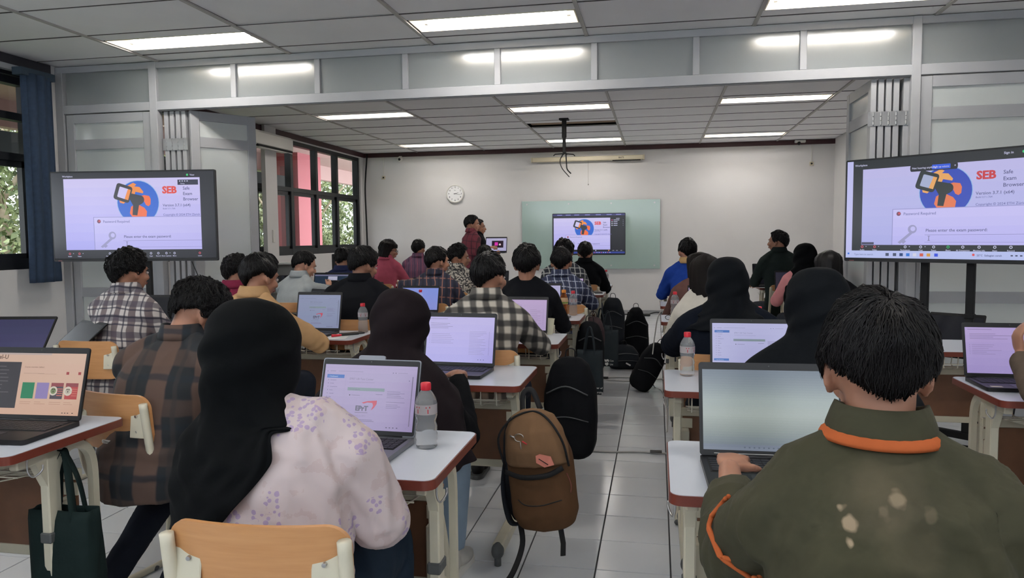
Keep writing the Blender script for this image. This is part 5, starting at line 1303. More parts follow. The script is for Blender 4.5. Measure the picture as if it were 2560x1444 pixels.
# rust coloured piping along the sleeve seams and inside the collar
def seam(root, pts, name='seam_piping', r=.0045, m_=None):
    MB().tube(smooth_path(pts, 6), r, 7).build(name, m_ or M_rust, root, True)
P2 = person('person in a black headscarf and white flowered blouse at the nearest left desk', -.872, 1.50, 1.175, hyaw=-14, hpitch=12, lean=.075, shirt=S_flower, bulk=1.04, sw=.158, hair=None, hseed=5, res=.0065, wr=.014, collar=False, skin=1, yaw=6, lx=-.07,
       hijab=(H_black, lambda th: min(.66, max(.02, .42-.52*math.sin(th))) if math.cos(th) < .5 else max(.02, .45-.9*math.sin(th)), {'wide': .92, 'swirl': 1.3, 'reach': .20}),
       arms={'R': ((-.605, 1.53, .69), (-.745, 1.69, .775), ((-.15, 1, -.15), (0, 0, 1), (-1, 0, 0))), 'L': ((-1.00, 1.60, .74), (-.90, 1.78, .772), ((.1, 1, -.1), (0, 0, 1), (1, 0, 0)))}, pants=M_navyt, hem='skirt', curl=.6)
P3 = person('person in black clothes at the far left edge, mostly outside the frame', -2.12, 1.46, 1.20, shirt=S_black2, hair='short', hseed=8, pants=cloth('black_trousers', (18, 18, 20)), yaw=-25, ns=200, arms={'R': 'down'})
# ------------------------------------------------------------ row 2
person('person in a dark brown headscarf before a violet laptop screen', -.905, 2.56, 1.125, hyaw=-12, hpitch=16, lean=.17, shirt=S_black2, hair=None, hseed=9, res=.010, collar=False, skin=0, yaw=-8,
       hijab=(H_brown, lambda th: 1.15+.25*math.sin(-th), {'wide': 1.2, 'flare': .35, 'cling': False}), pants=M_jean2, hem=None, shoe=cloth('white_canvas', (190, 188, 182)), feet=(0, 0))
person('person in a dark brown checked shirt bending low in the second row', -1.70, 2.55, 1.175, hyaw=-38, hpitch=34, lean=.24, shirt=S_plaid2, bulk=1.12, sw=.168, hair='curly', hseed=12, ns=2200, res=.008, wr=.009, skin=0, yaw=-6, feet=(-.45, -.40), shoe=M_dkmatte)
person('person under a wide black headscarf behind the olive jacket', .50, 2.50, 1.20, hyaw=0, hpitch=12, lean=.16, shirt=S_black2, hair=None, hseed=14, res=.011, collar=False, skin=2, sw=.165, hijab=(H_navy, full, {'wide': 1.18, 'flare': .35, 'cling': False}), pants=M_navyt, hem='skirt')
person('person at the right edge resting an arm by a violet laptop', 1.62, 2.62, 1.20, shirt=S_brownj, hair='short', hseed=15, ns=200, arms={'L': ((1.28, 2.80, .76), (1.31, 3.02, .86), ((-.1, .15, 1), (-1, 0, 0), (0, 1, 0)))}, pants=mat('black_skirt', (16, 16, 18), .9), hem='skirt', skin=0, hijab=(H_black, full, {}))
# ------------------------------------------------------------ row 3
person('person in a white, brown and navy checked shirt under the left screen', -2.90, 3.70, 1.255, hyaw=-18, hpitch=4, lean=.13, shirt=S_plaid1, bulk=1.05, hair='curly', hseed=21, ns=1300, res=.0085, skin=0, yaw=-4, wr=.007)
person('person in a tan shirt beside a laptop showing a red logo', -2.09, 3.68, 1.24, hyaw=-20, hpitch=16, lean=.17, shirt=S_tan, bulk=1.0, hair='mid', hseed=22, ns=1500, res=.0085, skin=0, yaw=-8, sleeve='mid', arms={'R': ((-1.80, 3.78, .73), (-1.98, 3.97, .775))}, wr=.010)
person('person in a black and cream checked shirt by the paper cup', -.835, 3.70, 1.235, hyaw=-22, hpitch=6, lean=.15, shirt=S_bw, bulk=1.06, hair='short', hseed=23, ns=1300, res=.0085, skin=0, arms={'R': ((-.60, 3.86, .74), (-.70, 4.12, .80))}, wr=.009)
person('person in a navy hooded jacket and blue-black headscarf in the third right row', .33, 3.72, 1.20, hyaw=8, hpitch=12, lean=.17, shirt=S_navyj, bulk=1.2, sw=.172, hair=None, hseed=24, res=.0095, collar=False, skin=2, hijab=(H_navy, lambda th: .22, {'wide': .9}), wr=.010, arms={'L': ((.09, 3.86, .76), (.20, 4.10, .79))})
# ------------------------------------------------------------ row 4
person('person in a magenta shirt beyond the left screen', -2.95, 4.87, 1.20, hyaw=-15, hpitch=14, lean=.16, shirt=S_mag, hair='curly', hseed=31, ns=800, skin=2, res=.010)
person('broad person in a black shirt with wavy hair behind the water bottle', -1.985, 4.87, 1.25, hyaw=-30, hpitch=14, lean=.17, shirt=S_black, bulk=1.2, sw=.175, hair='fluffy', hseed=32, ns=900, skin=0, res=.010)
person('person in a black shirt with swept hair, in front of the glass board', -.845, 4.87, 1.25, hyaw=2, hpitch=2, lean=.12, shirt=S_black, bulk=1.02, hair='fluffy', hseed=33, ns=900, skin=0, res=.010, collar=False)
person('person with long dark hair and a pale blouse under a brown jacket', .30, 4.85, 1.205, hyaw=0, hpitch=10, lean=.16, shirt=cloth('cream_blouse', (206, 200, 188)), hair=None, hseed=34, skin=2, longhair=.42, collar=False, res=.012, drop=.05, sw=.14)
# ------------------------------------------------------------ row 5
person('person in a pale grey shirt holding a phone', -3.0, 6.02, 1.215, hyaw=-32, hpitch=20, lean=.17, shirt=S_grey, hair='short', hseed=41, ns=500, skin=2, face=True, res=.009, sleeve='long', yaw=-18, arms={'R': ((-2.86, 6.08, .86), (-2.88, 6.24, .86), ((-.2, .5, .5), (.8, 0, .2), (0, 0, 1)))})
person('person in a navy and orange checked shirt leaning on one elbow', -1.80, 6.02, 1.235, hyaw=-38, hpitch=4, lean=.13, shirt=S_orange, bulk=1.04, hair='short', hseed=42, ns=500, skin=0, face=True, arms={'L': ((-2.14, 6.10, .90), (-2.08, 6.32, .78))}, yaw=-6, res=.0095)
person('person in a navy and white checked shirt in front of the front screen', -.76, 6.02, 1.225, hyaw=0, hpitch=4, lean=.14, shirt=S_blue, bulk=1.04, hair='short', hseed=43, ns=500, skin=0, res=.0095, arms={'R': ((-.52, 6.10, .76), (-.62, 6.34, .79))})
person('person in a brown vest with long dark hair on the right', .33, 6.03, 1.19, hyaw=0, hpitch=8, lean=.14, shirt=S_brownv, hair=None, hseed=44, skin=1, longhair=.24, collar=False, bulk=1.1)
# ------------------------------------------------------------ row 6
person('person in a black spotted white shirt looking right', -1.93, 7.20, 1.235, hyaw=-62, hpitch=4, lean=.14, shirt=S_spot, hair='curly', hseed=51, ns=400, skin=0, face=True, yaw=-10)
person('person in a black and white checked shirt with curly hair before the front screen', -.885, 7.22, 1.28, hyaw=5, hpitch=3, lean=.13, shirt=S_white, hair='curly', hseed=52, ns=500, skin=0)
person('person in an indigo shirt by the black computer tower', -3.16, 7.20, 1.215, hyaw=0, hpitch=20, lean=.17, shirt=S_bluegrey, hair='fluffy', hseed=53, ns=400, skin=0)
person('person in a royal blue top at the right side of the aisle', .28, 7.20, 1.285, hyaw=8, hpitch=4, lean=.15, shirt=S_blueh, hair='short', hseed=54, ns=500, skin=2, yaw=4, collar=cloth('beige_hood', (190, 156, 110)))
person('person in a pale pink top and black headscarf on the far right', 1.33, 7.25, 1.225, hyaw=14, hpitch=6, lean=.14, shirt=S_pinkc, hair=None, hseed=55, skin=2, hijab=(H_black, lambda th: .03 if math.sin(th) > -.6 else .9, {'wide': .85, 'reach': .16}), collar=False, yaw=6)
person('person with long black hair beside the right screen', 1.28, 6.03, 1.20, hyaw=4, hpitch=4, lean=.13, shirt=S_black2, hair=None, hseed=56, skin=1, longhair=.40, collar=False, hmat=M_hair)
# ------------------------------------------------------------ rows 7 and 8
person('person in a rose shirt with glasses and chin length hair', -3.12, 8.42, 1.29, hyaw=-48, hpitch=10, lean=.16, shirt=S_pink, bulk=1.05, hair='mid', hseed=61, ns=500, skin=0, face=True, glasses=True, yaw=-10, longhair=.20)
person('person in a black shirt sitting close to the front screen', -.79, 8.40, 1.25, hyaw=0, hpitch=4, lean=.13, shirt=S_black2, bulk=1.05, hair='short', hseed=62, ns=400, skin=0)
person('person with dark hair half hidden in front of the standing helper', -1.95, 8.40, 1.225, hyaw=0, hpitch=10, lean=.15, shirt=S_black, hair='short', hseed=63, ns=300, skin=0)
person('person in a purple striped shirt beside the front wall', -3.12, 9.55, 1.29, hyaw=-10, hpitch=0, lean=.12, shirt=S_stripe, hair='short', hseed=64, ns=400, skin=0)
person('person in a dark green jacket turned towards the aisle at far right', 1.27, 8.42, 1.355, hyaw=48, hpitch=0, lean=.08, shirt=S_dgreen, bulk=1.05, hair='short', hseed=65, ns=500, skin=0, face=True, yaw=14, arms={'L': ((1.04, 8.42, .80), (1.06, 8.66, .775))})
# ------------------------------------------------------------ the two standing helpers
person('person in a maroon checked shirt standing and pointing at a held laptop', -2.50, 10.05, 1.615, group='helpers standing at the front', stand=True, hyaw=-30, hpitch=4, lean=.05, shirt=S_maroon, hair='short', hseed=71, ns=500, skin=0, yaw=-50, face=True,
       arms={'R': ((-2.42, 9.90, 1.10), (-2.28, 10.12, 1.17), ((.9, .3, .1), (0, -.4, 1), (0, 1, 0))), 'L': ((-2.42, 10.32, 1.02), (-2.25, 10.35, 1.06), ((1, 0, .1), (0, 0, -1), (0, -1, 0)))}, pants=mat_jeans)
person('person standing behind the maroon shirt, face in profile to the right', -2.55, 10.62, 1.575, group='helpers standing at the front', stand=True, hyaw=-20, hpitch=0, lean=.05, shirt=S_black, hair='short', hseed=72, ns=400, skin=0, yaw=-62, face=True, arms={'L': 'down', 'R': 'down'})

from mathutils.bvhtree import BVHTree
def on_surface(root, pts, name, r, m_, lift=.003):
    sm = [c for c in root.children if c.name.startswith('shirt')][0].data; bv = BVHTree.FromPolygons([v.co.copy() for v in sm.vertices], [tuple(q.vertices) for q in sm.polygons])
    Mi = (Matrix.Translation(root.location) @ Matrix.Rotation(root.rotation_euler.z, 4, 'Z')).inverted(); out = []
    for p in smooth_path(pts, 14):
        h = bv.find_nearest(Mi @ p); out.append(h[0]+h[1]*lift)
    MB().tube(out, r, 7).build(name, m_, root, True)
COLP = [(.293, 1.33, .953), (.303, 1.30, .977), (.325, 1.28, .999), (.359, 1.27, 1.009), (.394, 1.28, 1.007), (.422, 1.30, .995), (.445, 1.33, .976)]
for dxx in (0, .010):
    on_surface(P1, [(.154+dxx, 1.36, .80), (.150+dxx, 1.36, .777), (.160+dxx, 1.35, .765), (.173+dxx, 1.33, .750), (.176+dxx, 1.33, .734), (.190+dxx, 1.32, .724), (.212+dxx, 1.30, .712)], 'sleeve_piping', .0045, M_rust, .0075)
    on_surface(P1, [(.625-dxx, 1.36, .83), (.605-dxx, 1.34, .81), (.590-dxx, 1.33, .80), (.572-dxx, 1.31, .785)], 'sleeve_piping', .0045, M_rust, .0075)
m = MB(); rings = []; nbz = 1.205-.12-.095; nb_y = .17*.9-.01
for rr, h in ((.082, -.002), (.089, -.007), (.093, -.015), (.093, -.021), (.084, -.018)):
    rings.append([(rr*1.03*math.cos(t), nb_y+rr*math.sin(t), nbz+h-.024*max(0, math.sin(t))) for t in [2*PI*j/40 for j in range(40)]])
m.loft(rings, False); m.build('collar_lining', M_rust, P1, True)
# ------------------------------------------------------------ desks, with who sits at them
who = {'A1': ('behind which the flowered blouse sits', 1), 'B1': ('at the left edge carrying the laptop with four coloured tiles', 1), 'R1': ('nearest on the right, under the glowing laptop', 1),
       'A2': ('under the violet laptop, with the brown backpack on its side', 1), 'B2': ('before the dark brown checked shirt', 1), 'C2': ('at the left edge with two dark laptops', 1), 'R2': ('second on the right, carrying a bottle', 1), 'S2': ('at the right edge with a violet laptop', 1),
       'A3': ('carrying the cream paper cup', 1), 'B3': ('with papers and a bottle, before the tan shirt', 1), 'C3': ('before the white, brown and navy check', 1), 'R3': ('third on the right, before the navy hooded jacket', 1), 'S3': ('right of the third right desk, by the wheeled stand', 0),
       'A4': ('carrying the tea bottle', 1), 'B4': ('before the broad black shirt', 1), 'C4': ('before the magenta shirt', 1), 'R4': ('fourth on the right, before the pale blouse', 1),
       'A5': ('before the navy and white check', 1), 'B5': ('before the navy and orange check', 1), 'C5': ('before the pale grey shirt', 1), 'R5': ('fifth on the right, before the brown vest', 1), 'S5': ('before the long black hair at right', 0),
       'A6': ('before the black and white check', 1), 'B6': ('before the spotted shirt', 1), 'C6': ('before the indigo shirt', 1), 'R6': ('sixth on the right, before the royal blue top', 1), 'S6': ('before the pale pink top', 1),
       'A7': ('closest to the front screen with a bottle', 1), 'B7': ('close to the standing helpers', 1), 'C7': ('before the rose shirt', 1), 'S7': ('before the dark green jacket', 1), 'C8': ('before the purple striped shirt', 1)}
for k, (d, o) in who.items():
    dx = .0
    if k == 'S7': dx = -.06
    desk(k[0], int(k[1]), 'white topped school desk '+d, dx=dx)
ch = [(-.735, 1.43, 'nearest plywood chair, under the flowered blouse', .06, 0), (.36, 1.18, 'plywood chair hidden under the olive jacket', 0, 0), (-2.12, 1.22, 'plywood chair at the left edge of the frame', 0, 0),
      (-1.80, 2.42, 'plywood chair with a maker sticker behind the dark brown check', -.22, 1), (-.92, 2.36, 'plywood chair under the brown headscarf', 0, 0), (.50, 2.34, 'plywood chair under the wide black headscarf', 0, 0), (1.62, 2.46, 'plywood chair at the right edge of the frame', 0, 0),
      (-2.92, 3.57, 'plywood chair under the white, brown and navy check', 0, 0), (-2.08, 3.52, 'plywood chair under the tan shirt', 0, 0), (-.80, 3.55, 'plywood chair under the black and cream check', 0, 0), (.28, 3.55, 'plywood chair under the navy hooded jacket', 0, 0),
      (-2.95, 4.71, 'plywood chair under the magenta shirt', 0, 0), (-1.93, 4.70, 'plywood chair under the broad black shirt', 0, 0), (-.80, 4.75, 'plywood chair under the swept hair', 0, 0), (.30, 4.69, 'plywood chair under the pale blouse', 0, 0),
      (-3.0, 5.85, 'plywood chair under the pale grey shirt', 0, 0), (-1.80, 5.89, 'plywood chair under the navy and orange check', 0, 0), (-.70, 5.88, 'plywood chair under the navy and white check', 0, 0), (.36, 5.89, 'plywood chair under the brown vest', 0, 0), (1.30, 5.88, 'plywood chair under the long black hair', 0, 0),
      (-1.93, 7.06, 'plywood chair under the spotted shirt', 0, 0), (-.86, 7.09, 'plywood chair under the black and white check', 0, 0), (-3.16, 7.03, 'plywood chair under the indigo shirt', 0, 0), (.28, 7.05, 'plywood chair under the royal blue top', 0, 0), (1.33, 7.11, 'plywood chair under the pale pink top', 0, 0),
      (-3.12, 8.26, 'plywood chair under the rose shirt', 0, 0), (-.79, 8.27, 'plywood chair under the person closest to the front screen', 0, 0), (-1.95, 8.25, 'plywood chair under the half hidden dark hair', 0, 0), (-3.12, 9.43, 'plywood chair under the purple stripes', 0, 0), (1.29, 8.34, 'plywood chair under the dark green jacket', .2, 0)]
for x, y, lab, rz, stk in ch: chair(x, y, lab, rz, bool(stk))
# ------------------------------------------------------------ laptops
LAV = [(186, 172, 214), (176, 160, 204), (166, 150, 196)]; LV2 = [(206, 196, 250), (196, 188, 250), (184, 178, 248)]; PK = [(204, 178, 222), (190, 170, 216)]
laptop('grey aluminium laptop showing a page with a red EPrT logo', -.845, 1.80, rz=-.04, W=.312, D=.225, SH=.205, ang=108, body=M_silver, content=lambda c: cs_epr(c, LAV), notch=True, tag_col=M_sticker)
laptop('large black laptop with a glowing blank screen under the left hand of the olive jacket', .30, 1.74, rz=.03, W=.36, D=.245, SH=.225, ang=106, content=cs_glow, bar=True, gain=.62)
laptop('black laptop with four coloured tiles on a beige page at the left edge', -1.965, 1.80, rz=.05, W=.345, D=.235, SH=.215, ang=106, content=cs_shop)
laptop('laptop with a bright violet document before the brown headscarf', -.885, 2.985, rz=-.06, W=.335, D=.225, SH=.22, ang=104, content=lambda c: cs_doc(c, LV2, 4))
laptop('laptop with a bright violet screen at the right edge', 1.38, 3.02, rz=-.02, W=.345, D=.225, SH=.20, ang=104, content=lambda c: cs_doc(c, [(198, 176, 232), (186, 168, 226), (176, 160, 220)], 8, 1), tag_col=M_sticker)
laptop('laptop with a blue menu bar behind the black headscarf', .395, 3.02, W=.34, D=.22, SH=.205, content=lambda c: cs_epr(c, [(196, 196, 240), (184, 184, 230)], False))
laptop('dark laptop lying open at the left edge, nearer one', -3.25, 3.06, rz=.15, W=.33, D=.22, SH=.20, ang=128, content=lambda c: c.grad(0, 0, 1, 1, [(58, 58, 96), (70, 68, 110)], 4))
laptop('dark laptop behind the other one at the left edge', -3.16, 3.22, rz=-.45, W=.30, D=.20, SH=.19, ang=140)
laptop('laptop showing the EPrT logo beside the tan shirt', -2.09, 4.13, rz=.0, W=.30, D=.21, SH=.225, ang=103, content=lambda c: cs_epr(c, [(150, 158, 190), (140, 150, 184)], True, side=False))
laptop('laptop with a pink white screen by the paper cup', -.80, 4.19, rz=-.05, W=.30, D=.20, SH=.20, ang=104, content=lambda c: cs_doc(c, PK, 12))
laptop('small dark laptop held low before the magenta shirt', -2.70, 5.25, rz=-.5, W=.28, D=.19, SH=.17, ang=110)
laptop('laptop partly hidden by the person with swept hair', -.86, 5.34, rz=0, W=.31, D=.21, SH=.21, ang=103, content=lambda c: cs_doc(c, [(190, 186, 226), (180, 176, 220)], 13, 1))
laptop('laptop with a bright edge before the broad black shirt', -1.82, 5.34, rz=.0, W=.31, D=.21, SH=.19, ang=108, content=lambda c: cs_doc(c, [(140, 160, 240), (150, 160, 236)], 14, 1))
laptop('wide dark laptop with a dashboard page before the pale grey shirt', -3.06, 6.44, rz=0, W=.38, D=.22, SH=.235, ang=103, content=lambda c: (c.rect(0, 0, 1, 1, (34, 50, 70)), c.rect(0, 0, 1, .06, (120, 120, 150)), c.rect(.38, .08, .64, .98, (190, 190, 214)), c.lines(.41, .2, .2, 6, .08, (130, 130, 160), .01, 3)))
laptop('dark laptop before the navy and orange check', -2.10, 6.46, rz=0, W=.30, D=.20, SH=.19, ang=104, content=lambda c: (c.rect(0, 0, 1, 1, (58, 24, 60)), c.lines(.1, .2, .6, 5, .1, (90, 60, 100), .02, 3)))
laptop('laptop before the navy and white check', -.80, 6.48, rz=0, W=.31, D=.21, SH=.20, content=lambda c: cs_doc(c, PK, 15, 1))
laptop('dark laptop before the spotted shirt', -1.72, 7.66, rz=0, W=.30, D=.2, SH=.2)
laptop('slim laptop before the pale blouse on the right', .37, 5.32, rz=0, W=.30, D=.21, SH=.2, content=lambda c: cs_doc(c, PK, 16, 1))
laptop('laptop before the brown vest on the right', .42, 6.46, rz=0, W=.30, D=.21, SH=.2, content=lambda c: cs_doc(c, PK, 17, 1))
laptop('dark laptop before the dark green jacket', 1.26, 8.78, rz=.1, W=.30, D=.2, SH=.23, ang=104)
laptop('dark laptop before the pale pink top with small lit icons', 1.32, 7.66, rz=0, W=.30, D=.2, SH=.2, ang=104, content=lambda c: (c.rect(0, 0, 1, 1, (40, 38, 54)), [c.rect(.4+k*.1, .05, .44+k*.1, .1, (220, 200, 220)) for k in range(4)]))
laptop('dark laptop on the shelf of the right screen stand', 1.66, 4.86, z=.608, rz=ra, W=.32, D=.22, SH=.18, ang=112, body=M_dkmatte)
laptop('dark laptop on the desk under the left screen', -3.30, 4.28, rz=.1, W=.30, D=.20, SH=.19, ang=106)
laptop('dark laptop before the long black hair at right', 1.36, 6.52, rz=0, W=.30, D=.20, SH=.2)
laptop('laptop before the purple stripes', -3.15, 10.02, rz=0, W=.30, D=.20, SH=.19)
hl = laptop('open laptop held up by the standing person', -2.24, 10.20, z=1.085, rz=.05, W=.31, D=.21, SH=.20, ang=104, content=lambda c: (c.grad(0, 0, 1, 1, [(200, 196, 230), (190, 186, 226)], 3), c.rect(.28, .2, .85, .75, (40, 24, 40)), c.rect(.42, .32, .58, .58, (236, 60, 190)), c.disc(.68, .5, .08, (250, 220, 230), 12)))
# ------------------------------------------------------------ bottles, cup, phones, paper
for x, y, lab in ((-.635, 1.985, 'red capped water bottle beside the grey aluminium laptop'), (.128, 3.20, 'red capped water bottle on the second right desk'), (-1.812, 4.40, 'red capped water bottle on the desk with papers'),
                  (-.615, 5.56, 'red capped water bottle right of the tea bottle'), (.13, 5.52, 'red capped water bottle on the fourth right desk'), (-.60, 9.04, 'red capped water bottle near the front screen'),
                  (-1.82, 5.60, 'red capped water bottle behind the brown headscarf'), (.57, 4.40, 'red capped water bottle right of the navy hooded jacket'), (-3.02, 4.42, 'red capped water bottle before the white, brown and navy check'),
                  (.57, 1.98, 'red capped water bottle beyond the olive jacket at right'), (-1.03, 6.62, 'red capped water bottle left of the navy and white check')):
    bottle(x, y, lab, rz=random.uniform(-.5, .5))
t = thing('tea_bottle', 'tea bottle with an orange cap beside the water bottle', 'bottle', (-.668, 5.42, DZ+.009))
pr = [(.0005, 0), (.026, 0), (.029, .006), (.028, .02), (.021, .055), (.022, .07), (.030, .09), (.031, .115), (.027, .14), (.015, .165), (.014, .175)]
MB().lathe(pr, 24).build('bottle_body', M_tea, t, True); MB().lathe([(.0005, .172), (.0165, .172), (.0165, .192), (.0005, .193)], 20).build('cap', M_orange, t, 40)
MB().lathe([(.0305, .088), (.0318, .10), (.0318, .118), (.0285, .136)], 24, caps=False).build('label', mat('green_tea_label', (196, 160, 120), .5), t, True)
m = MB(); m.lathe([(.0325, .094), (.0325, .104)], 24, caps=False); m.build('label_band', mat('label_green', (110, 140, 60), .5), t)
tag(MB().box((-.665, 5.36, DZ+.005), (.10, .12, .008), None, .002).build('phone', M_dkplastic), 'black phone lying under the tea bottle', 'phone')
t = thing('paper_cup', 'cream paper cup on the third left desk at the aisle', 'cup', (-.645, 4.46, DZ))
MB().lathe([(.0005, .001), (.026, .001), (.0265, 0), (.0385, .092), (.0365, .092), (.025, .006), (.0005, .006)], 28, caps=False).build('cup_wall', M_cup, t, 50); m = MB(); m.tube([(.0385*math.cos(a), .0385*math.sin(a), .092) for a in [2*PI*k/24 for k in range(25)]], .002, 6); m.build('rim', M_cup, t, True)
t = thing('water_flask', 'navy metal water flask with a loop lid', 'flask', (-2.12, 5.52, DZ))
MB().lathe([(.0005, 0), (.036, 0), (.038, .004), (.038, .16), (.032, .18), (.022, .19), (.0005, .19)], 24).build('flask_body', mat('navy_metal', (34, 46, 70), .4), t, 40); MB().lathe([(.0005, .19), (.026, .19), (.026, .225), (.0005, .226)], 20).build('lid', M_dkplastic, t, 40); MB().tube([(-.02, 0, .22), (-.02, 0, .245), (.02, 0, .245), (.02, 0, .22)], .005, 6).build('lid_loop', M_dkplastic, t)
for k, (x, y, r, w, d) in enumerate(((-1.93, 4.22, -.2, .15, .2), (-1.88, 4.14, .25, .14, .19))):
    tag(MB().box((x, y, DZ+.001+.001*k), (w, d, .0008), (0, 0, r)).build('paper_sheet', M_paper), 'white paper sheet on the desk with papers, %s' % ('far one' if not k else 'near one'), 'paper')
tag(MB().box((-1.845, 4.30, DZ+.006), (.05, .15, .008), (0, 0, -.75), .002).build('phone', M_dkplastic), 'black phone lying on the papers', 'phone')
t = thing('pen', 'black and red pen lying on the papers', 'pen', (-1.85, 4.20, DZ+.010), -.8); MB().cyl((0, -.02, 0), (0, .09, 0), .006, n=10).build('barrel', M_dkplastic, t, 40); MB().cyl((0, -.08, 0), (0, -.02, 0), .009, .006, 10).build('red_grip', M_redcap, t, 40)
t = thing('tablet_phone', 'dark phone held by the person in pale grey', 'phone', (-2.86, 6.26, .88), -.3); MB().box((0, 0, 0), (.09, .012, .14), (-.7, 0, .3), .003).build('case', M_dkplastic, t); MB().box((0, -.006, .004), (.078, .002, .125), (-.7, 0, .3)).build('glass', mat('phone_glass', (28, 30, 36), .1), t)
tag(MB().box((-.89, 1.78, DZ+.030), (.05, .11, .009), (0, 0, .3), .003).build('phone', M_dkplastic), 'black phone held over the grey aluminium laptop', 'phone')
tag(MB().box((-.60, 7.78, DZ+.006), (.08, .14, .01), (0, 0, .2), .002).build('phone', M_dkplastic), 'black phone on a far desk by the aisle', 'phone')
tag(MB().box((-.64, 8.94, DZ+.014), (.16, .20, .026), (0, 0, .1), .003).build('book', M_paper), 'white notebook on the desk closest to the front screen', 'book')
tag(MB().box((-.64, 6.62, DZ+.004), (.16, .12, .006), (0, 0, .1), .002).build('tissue_pack', M_paper), 'white folded paper on the desk before the navy and white check', 'paper')
t = thing('glasses', 'dark framed glasses on the fourth right desk', 'glasses', (.11, 5.30, DZ+.012)); m = MB()
for s in (-1, 1): m.tube([(s*.03+.02*math.cos(a), 0, .012+.016*math.sin(a)-.004) for a in [2*PI*k/12 for k in range(13)]], .002, 5); m.tube([(s*.05, 0, .01), (s*.045, .11, .0)], .002, 5)
m.build('frame', M_dkplastic, t, True); t.name = 'glasses'; MB().box((0, 0, .010), (.02, .003, .003)).build('bridge', M_dkplastic, t)
t = thing('computer_mouse', 'black computer mouse at the end of the left edge desk', 'mouse', (-2.985, 3.30, DZ)); MB().ell((0, 0, .012), (.03, .05, .02)).build('shell', M_dkplastic, t, True); MB().box((0, .025, .028), (.006, .02, .008), None, .002).build('wheel', M_greyrub, t)
# ------------------------------------------------------------ bags
def sack(parent, name, W, H, D, m_, seed, top=.6, vox=.010, wr=.010, zoff=0, slump=1.0):
    """soft hanging or standing bag body, origin at its top middle, hangs down"""
    rings = []; 
    for t_, sx, sy in ((0, top*.5, .35), (.06, top*.85, .6), (.16, top*1.05, .8), (.35, .98, .95), (.6, 1.0, 1.05), (.85, .97, 1.0*slump), (.96, .85, .8*slump), (1, .6, .5)):
        rings.append([(W/2*sx*abs(math.cos(a))**.7*math.copysign(1, math.cos(a)), D/2*sy*abs(math.sin(a))**.8*math.copysign(1, math.sin(a)), -H*t_+zoff) for a in [2*PI*j/28 for j in range(28)]])
    m = MB(); m.loft(rings); me = fuse(m, vox, 4, name); wrinkle(me, wr, seed, None, 7, (1, 1, .6)); me.materials.append(m_); return link(name, me, parent)
M_bbrown = cloth('brown_canvas', (92, 66, 46), .85, .08, 14); M_bbrown2 = cloth('tan_brown_canvas', (120, 92, 68), .85, .08, 14); M_bblack = cloth('black_canvas', (20, 21, 24), .8); M_bblack2 = cloth('charcoal_canvas', (34, 37, 42), .8); M_strap = mat('black_webbing', (22, 22, 24), .8)
M_tote = cloth('dark_green_fabric', (30, 42, 41), .85); M_tote2 = cloth('grey_green_fabric', (46, 52, 56), .85)
t = thing('backpack', 'brown backpack with a salmon patch hanging from the second left desk', 'backpack', (-.455, 2.72, .70), math.radians(-8))
t.rotation_euler = (0, math.radians(-7), math.radians(-10))
sack(t, 'back_panel', .23, .42, .12, M_bblack2, 21, .8, .011, .006, -.06, 1.0).location = (-.055, .055, 0)
sack(t, 'main_body', .25, .44, .17, M_bbrown, 3, .75, .008, .006, -.045, 1.0)
m = MB(); rings = []
for tt, sx, sy in ((0, .30, .25), (.10, .62, .6), (.35, .86, .85), (.7, .95, .95), (.95, .96, .9), (1, .9, .8)):
    rings.append([(.128*sx*math.cos(a)+.005, -.03+.088*sy*math.sin(a)*(1 if math.sin(a) < 0 else .6), -.03-.20*tt) for a in [2*PI*j/28 for j in range(28)]])
m.loft(rings); me = fuse(m, .006, 3, 'top_flap'); wrinkle(me, .006, 9, None, 7); me.materials.append(M_bbrown2); link('top_flap', me, t)
MB().tube(smooth_path([(-.125, -.045, -.24), (-.12, -.085, -.12), (-.06, -.075, -.05), (.02, -.06, -.03), (.08, -.075, -.06), (.125, -.08, -.14), (.125, -.04, -.24)], 6), .0042, 6).build('zip', M_strap, t, True)
MB().tube(smooth_path([(-.11, -.085, -.245), (-.03, -.105, -.262), (.06, -.105, -.255), (.115, -.08, -.235)], 6), [(.004, .010)]*19, 6).build('pocket_opening', M_dkmatte, t, True)
m = MB(); m.add([(.045, -.112, -.175), (.085, -.110, -.185), (.095, -.112, -.215), (.06, -.117, -.222), (.03, -.116, -.205), (.03, -.113, -.180)], [(0, 1, 2, 3, 4, 5)]); m.add([(.045, -.115, -.175), (.085, -.113, -.185), (.095, -.115, -.215), (.06, -.120, -.222), (.03, -.119, -.205), (.03, -.116, -.180)], [(0, 1, 2, 3, 4, 5)]); m.build('patch', mat('salmon_patch', (196, 120, 104), .6), t)
MB().tube([(.042, -.121, -.190), (.075, -.121, -.212)], .0016, 5).build('patch_stitch', M_strap, t)
m = MB(); m.tube([(-.03+.018*math.cos(a), -.105, -.115+.014*math.sin(a)) for a in [2*PI*k/18 for k in range(19)]], .0016, 6); m.tube([(-.048, -.105, -.113), (-.065, -.102, -.107)], .003, 6); m.tube([(-.026, -.108, -.13), (-.024, -.112, -.155)], .0018, 5); m.build('key_ring', M_steel, t, True)
MB().tube([(-.018, -.108, -.128), (.0, -.112, -.138)], .0025, 5).build('red_cord', M_redink, t)
MB().tube(smooth_path([(-.05, .01, -.05), (-.045, .03, .02), (-.01, .035, .03), (.02, .02, -.04)], 6), [(.012, .003)]*19, 6).build('grab_loop', M_strap, t, True)
MB().tube(smooth_path([(-.10, .04, -.10), (-.15, .045, -.22), (-.17, .02, -.34), (-.15, .0, -.46), (-.10, .0, -.47)], 6), [(.022, .006)]*25, 8).build('shoulder_strap', M_bblack2, t, True)
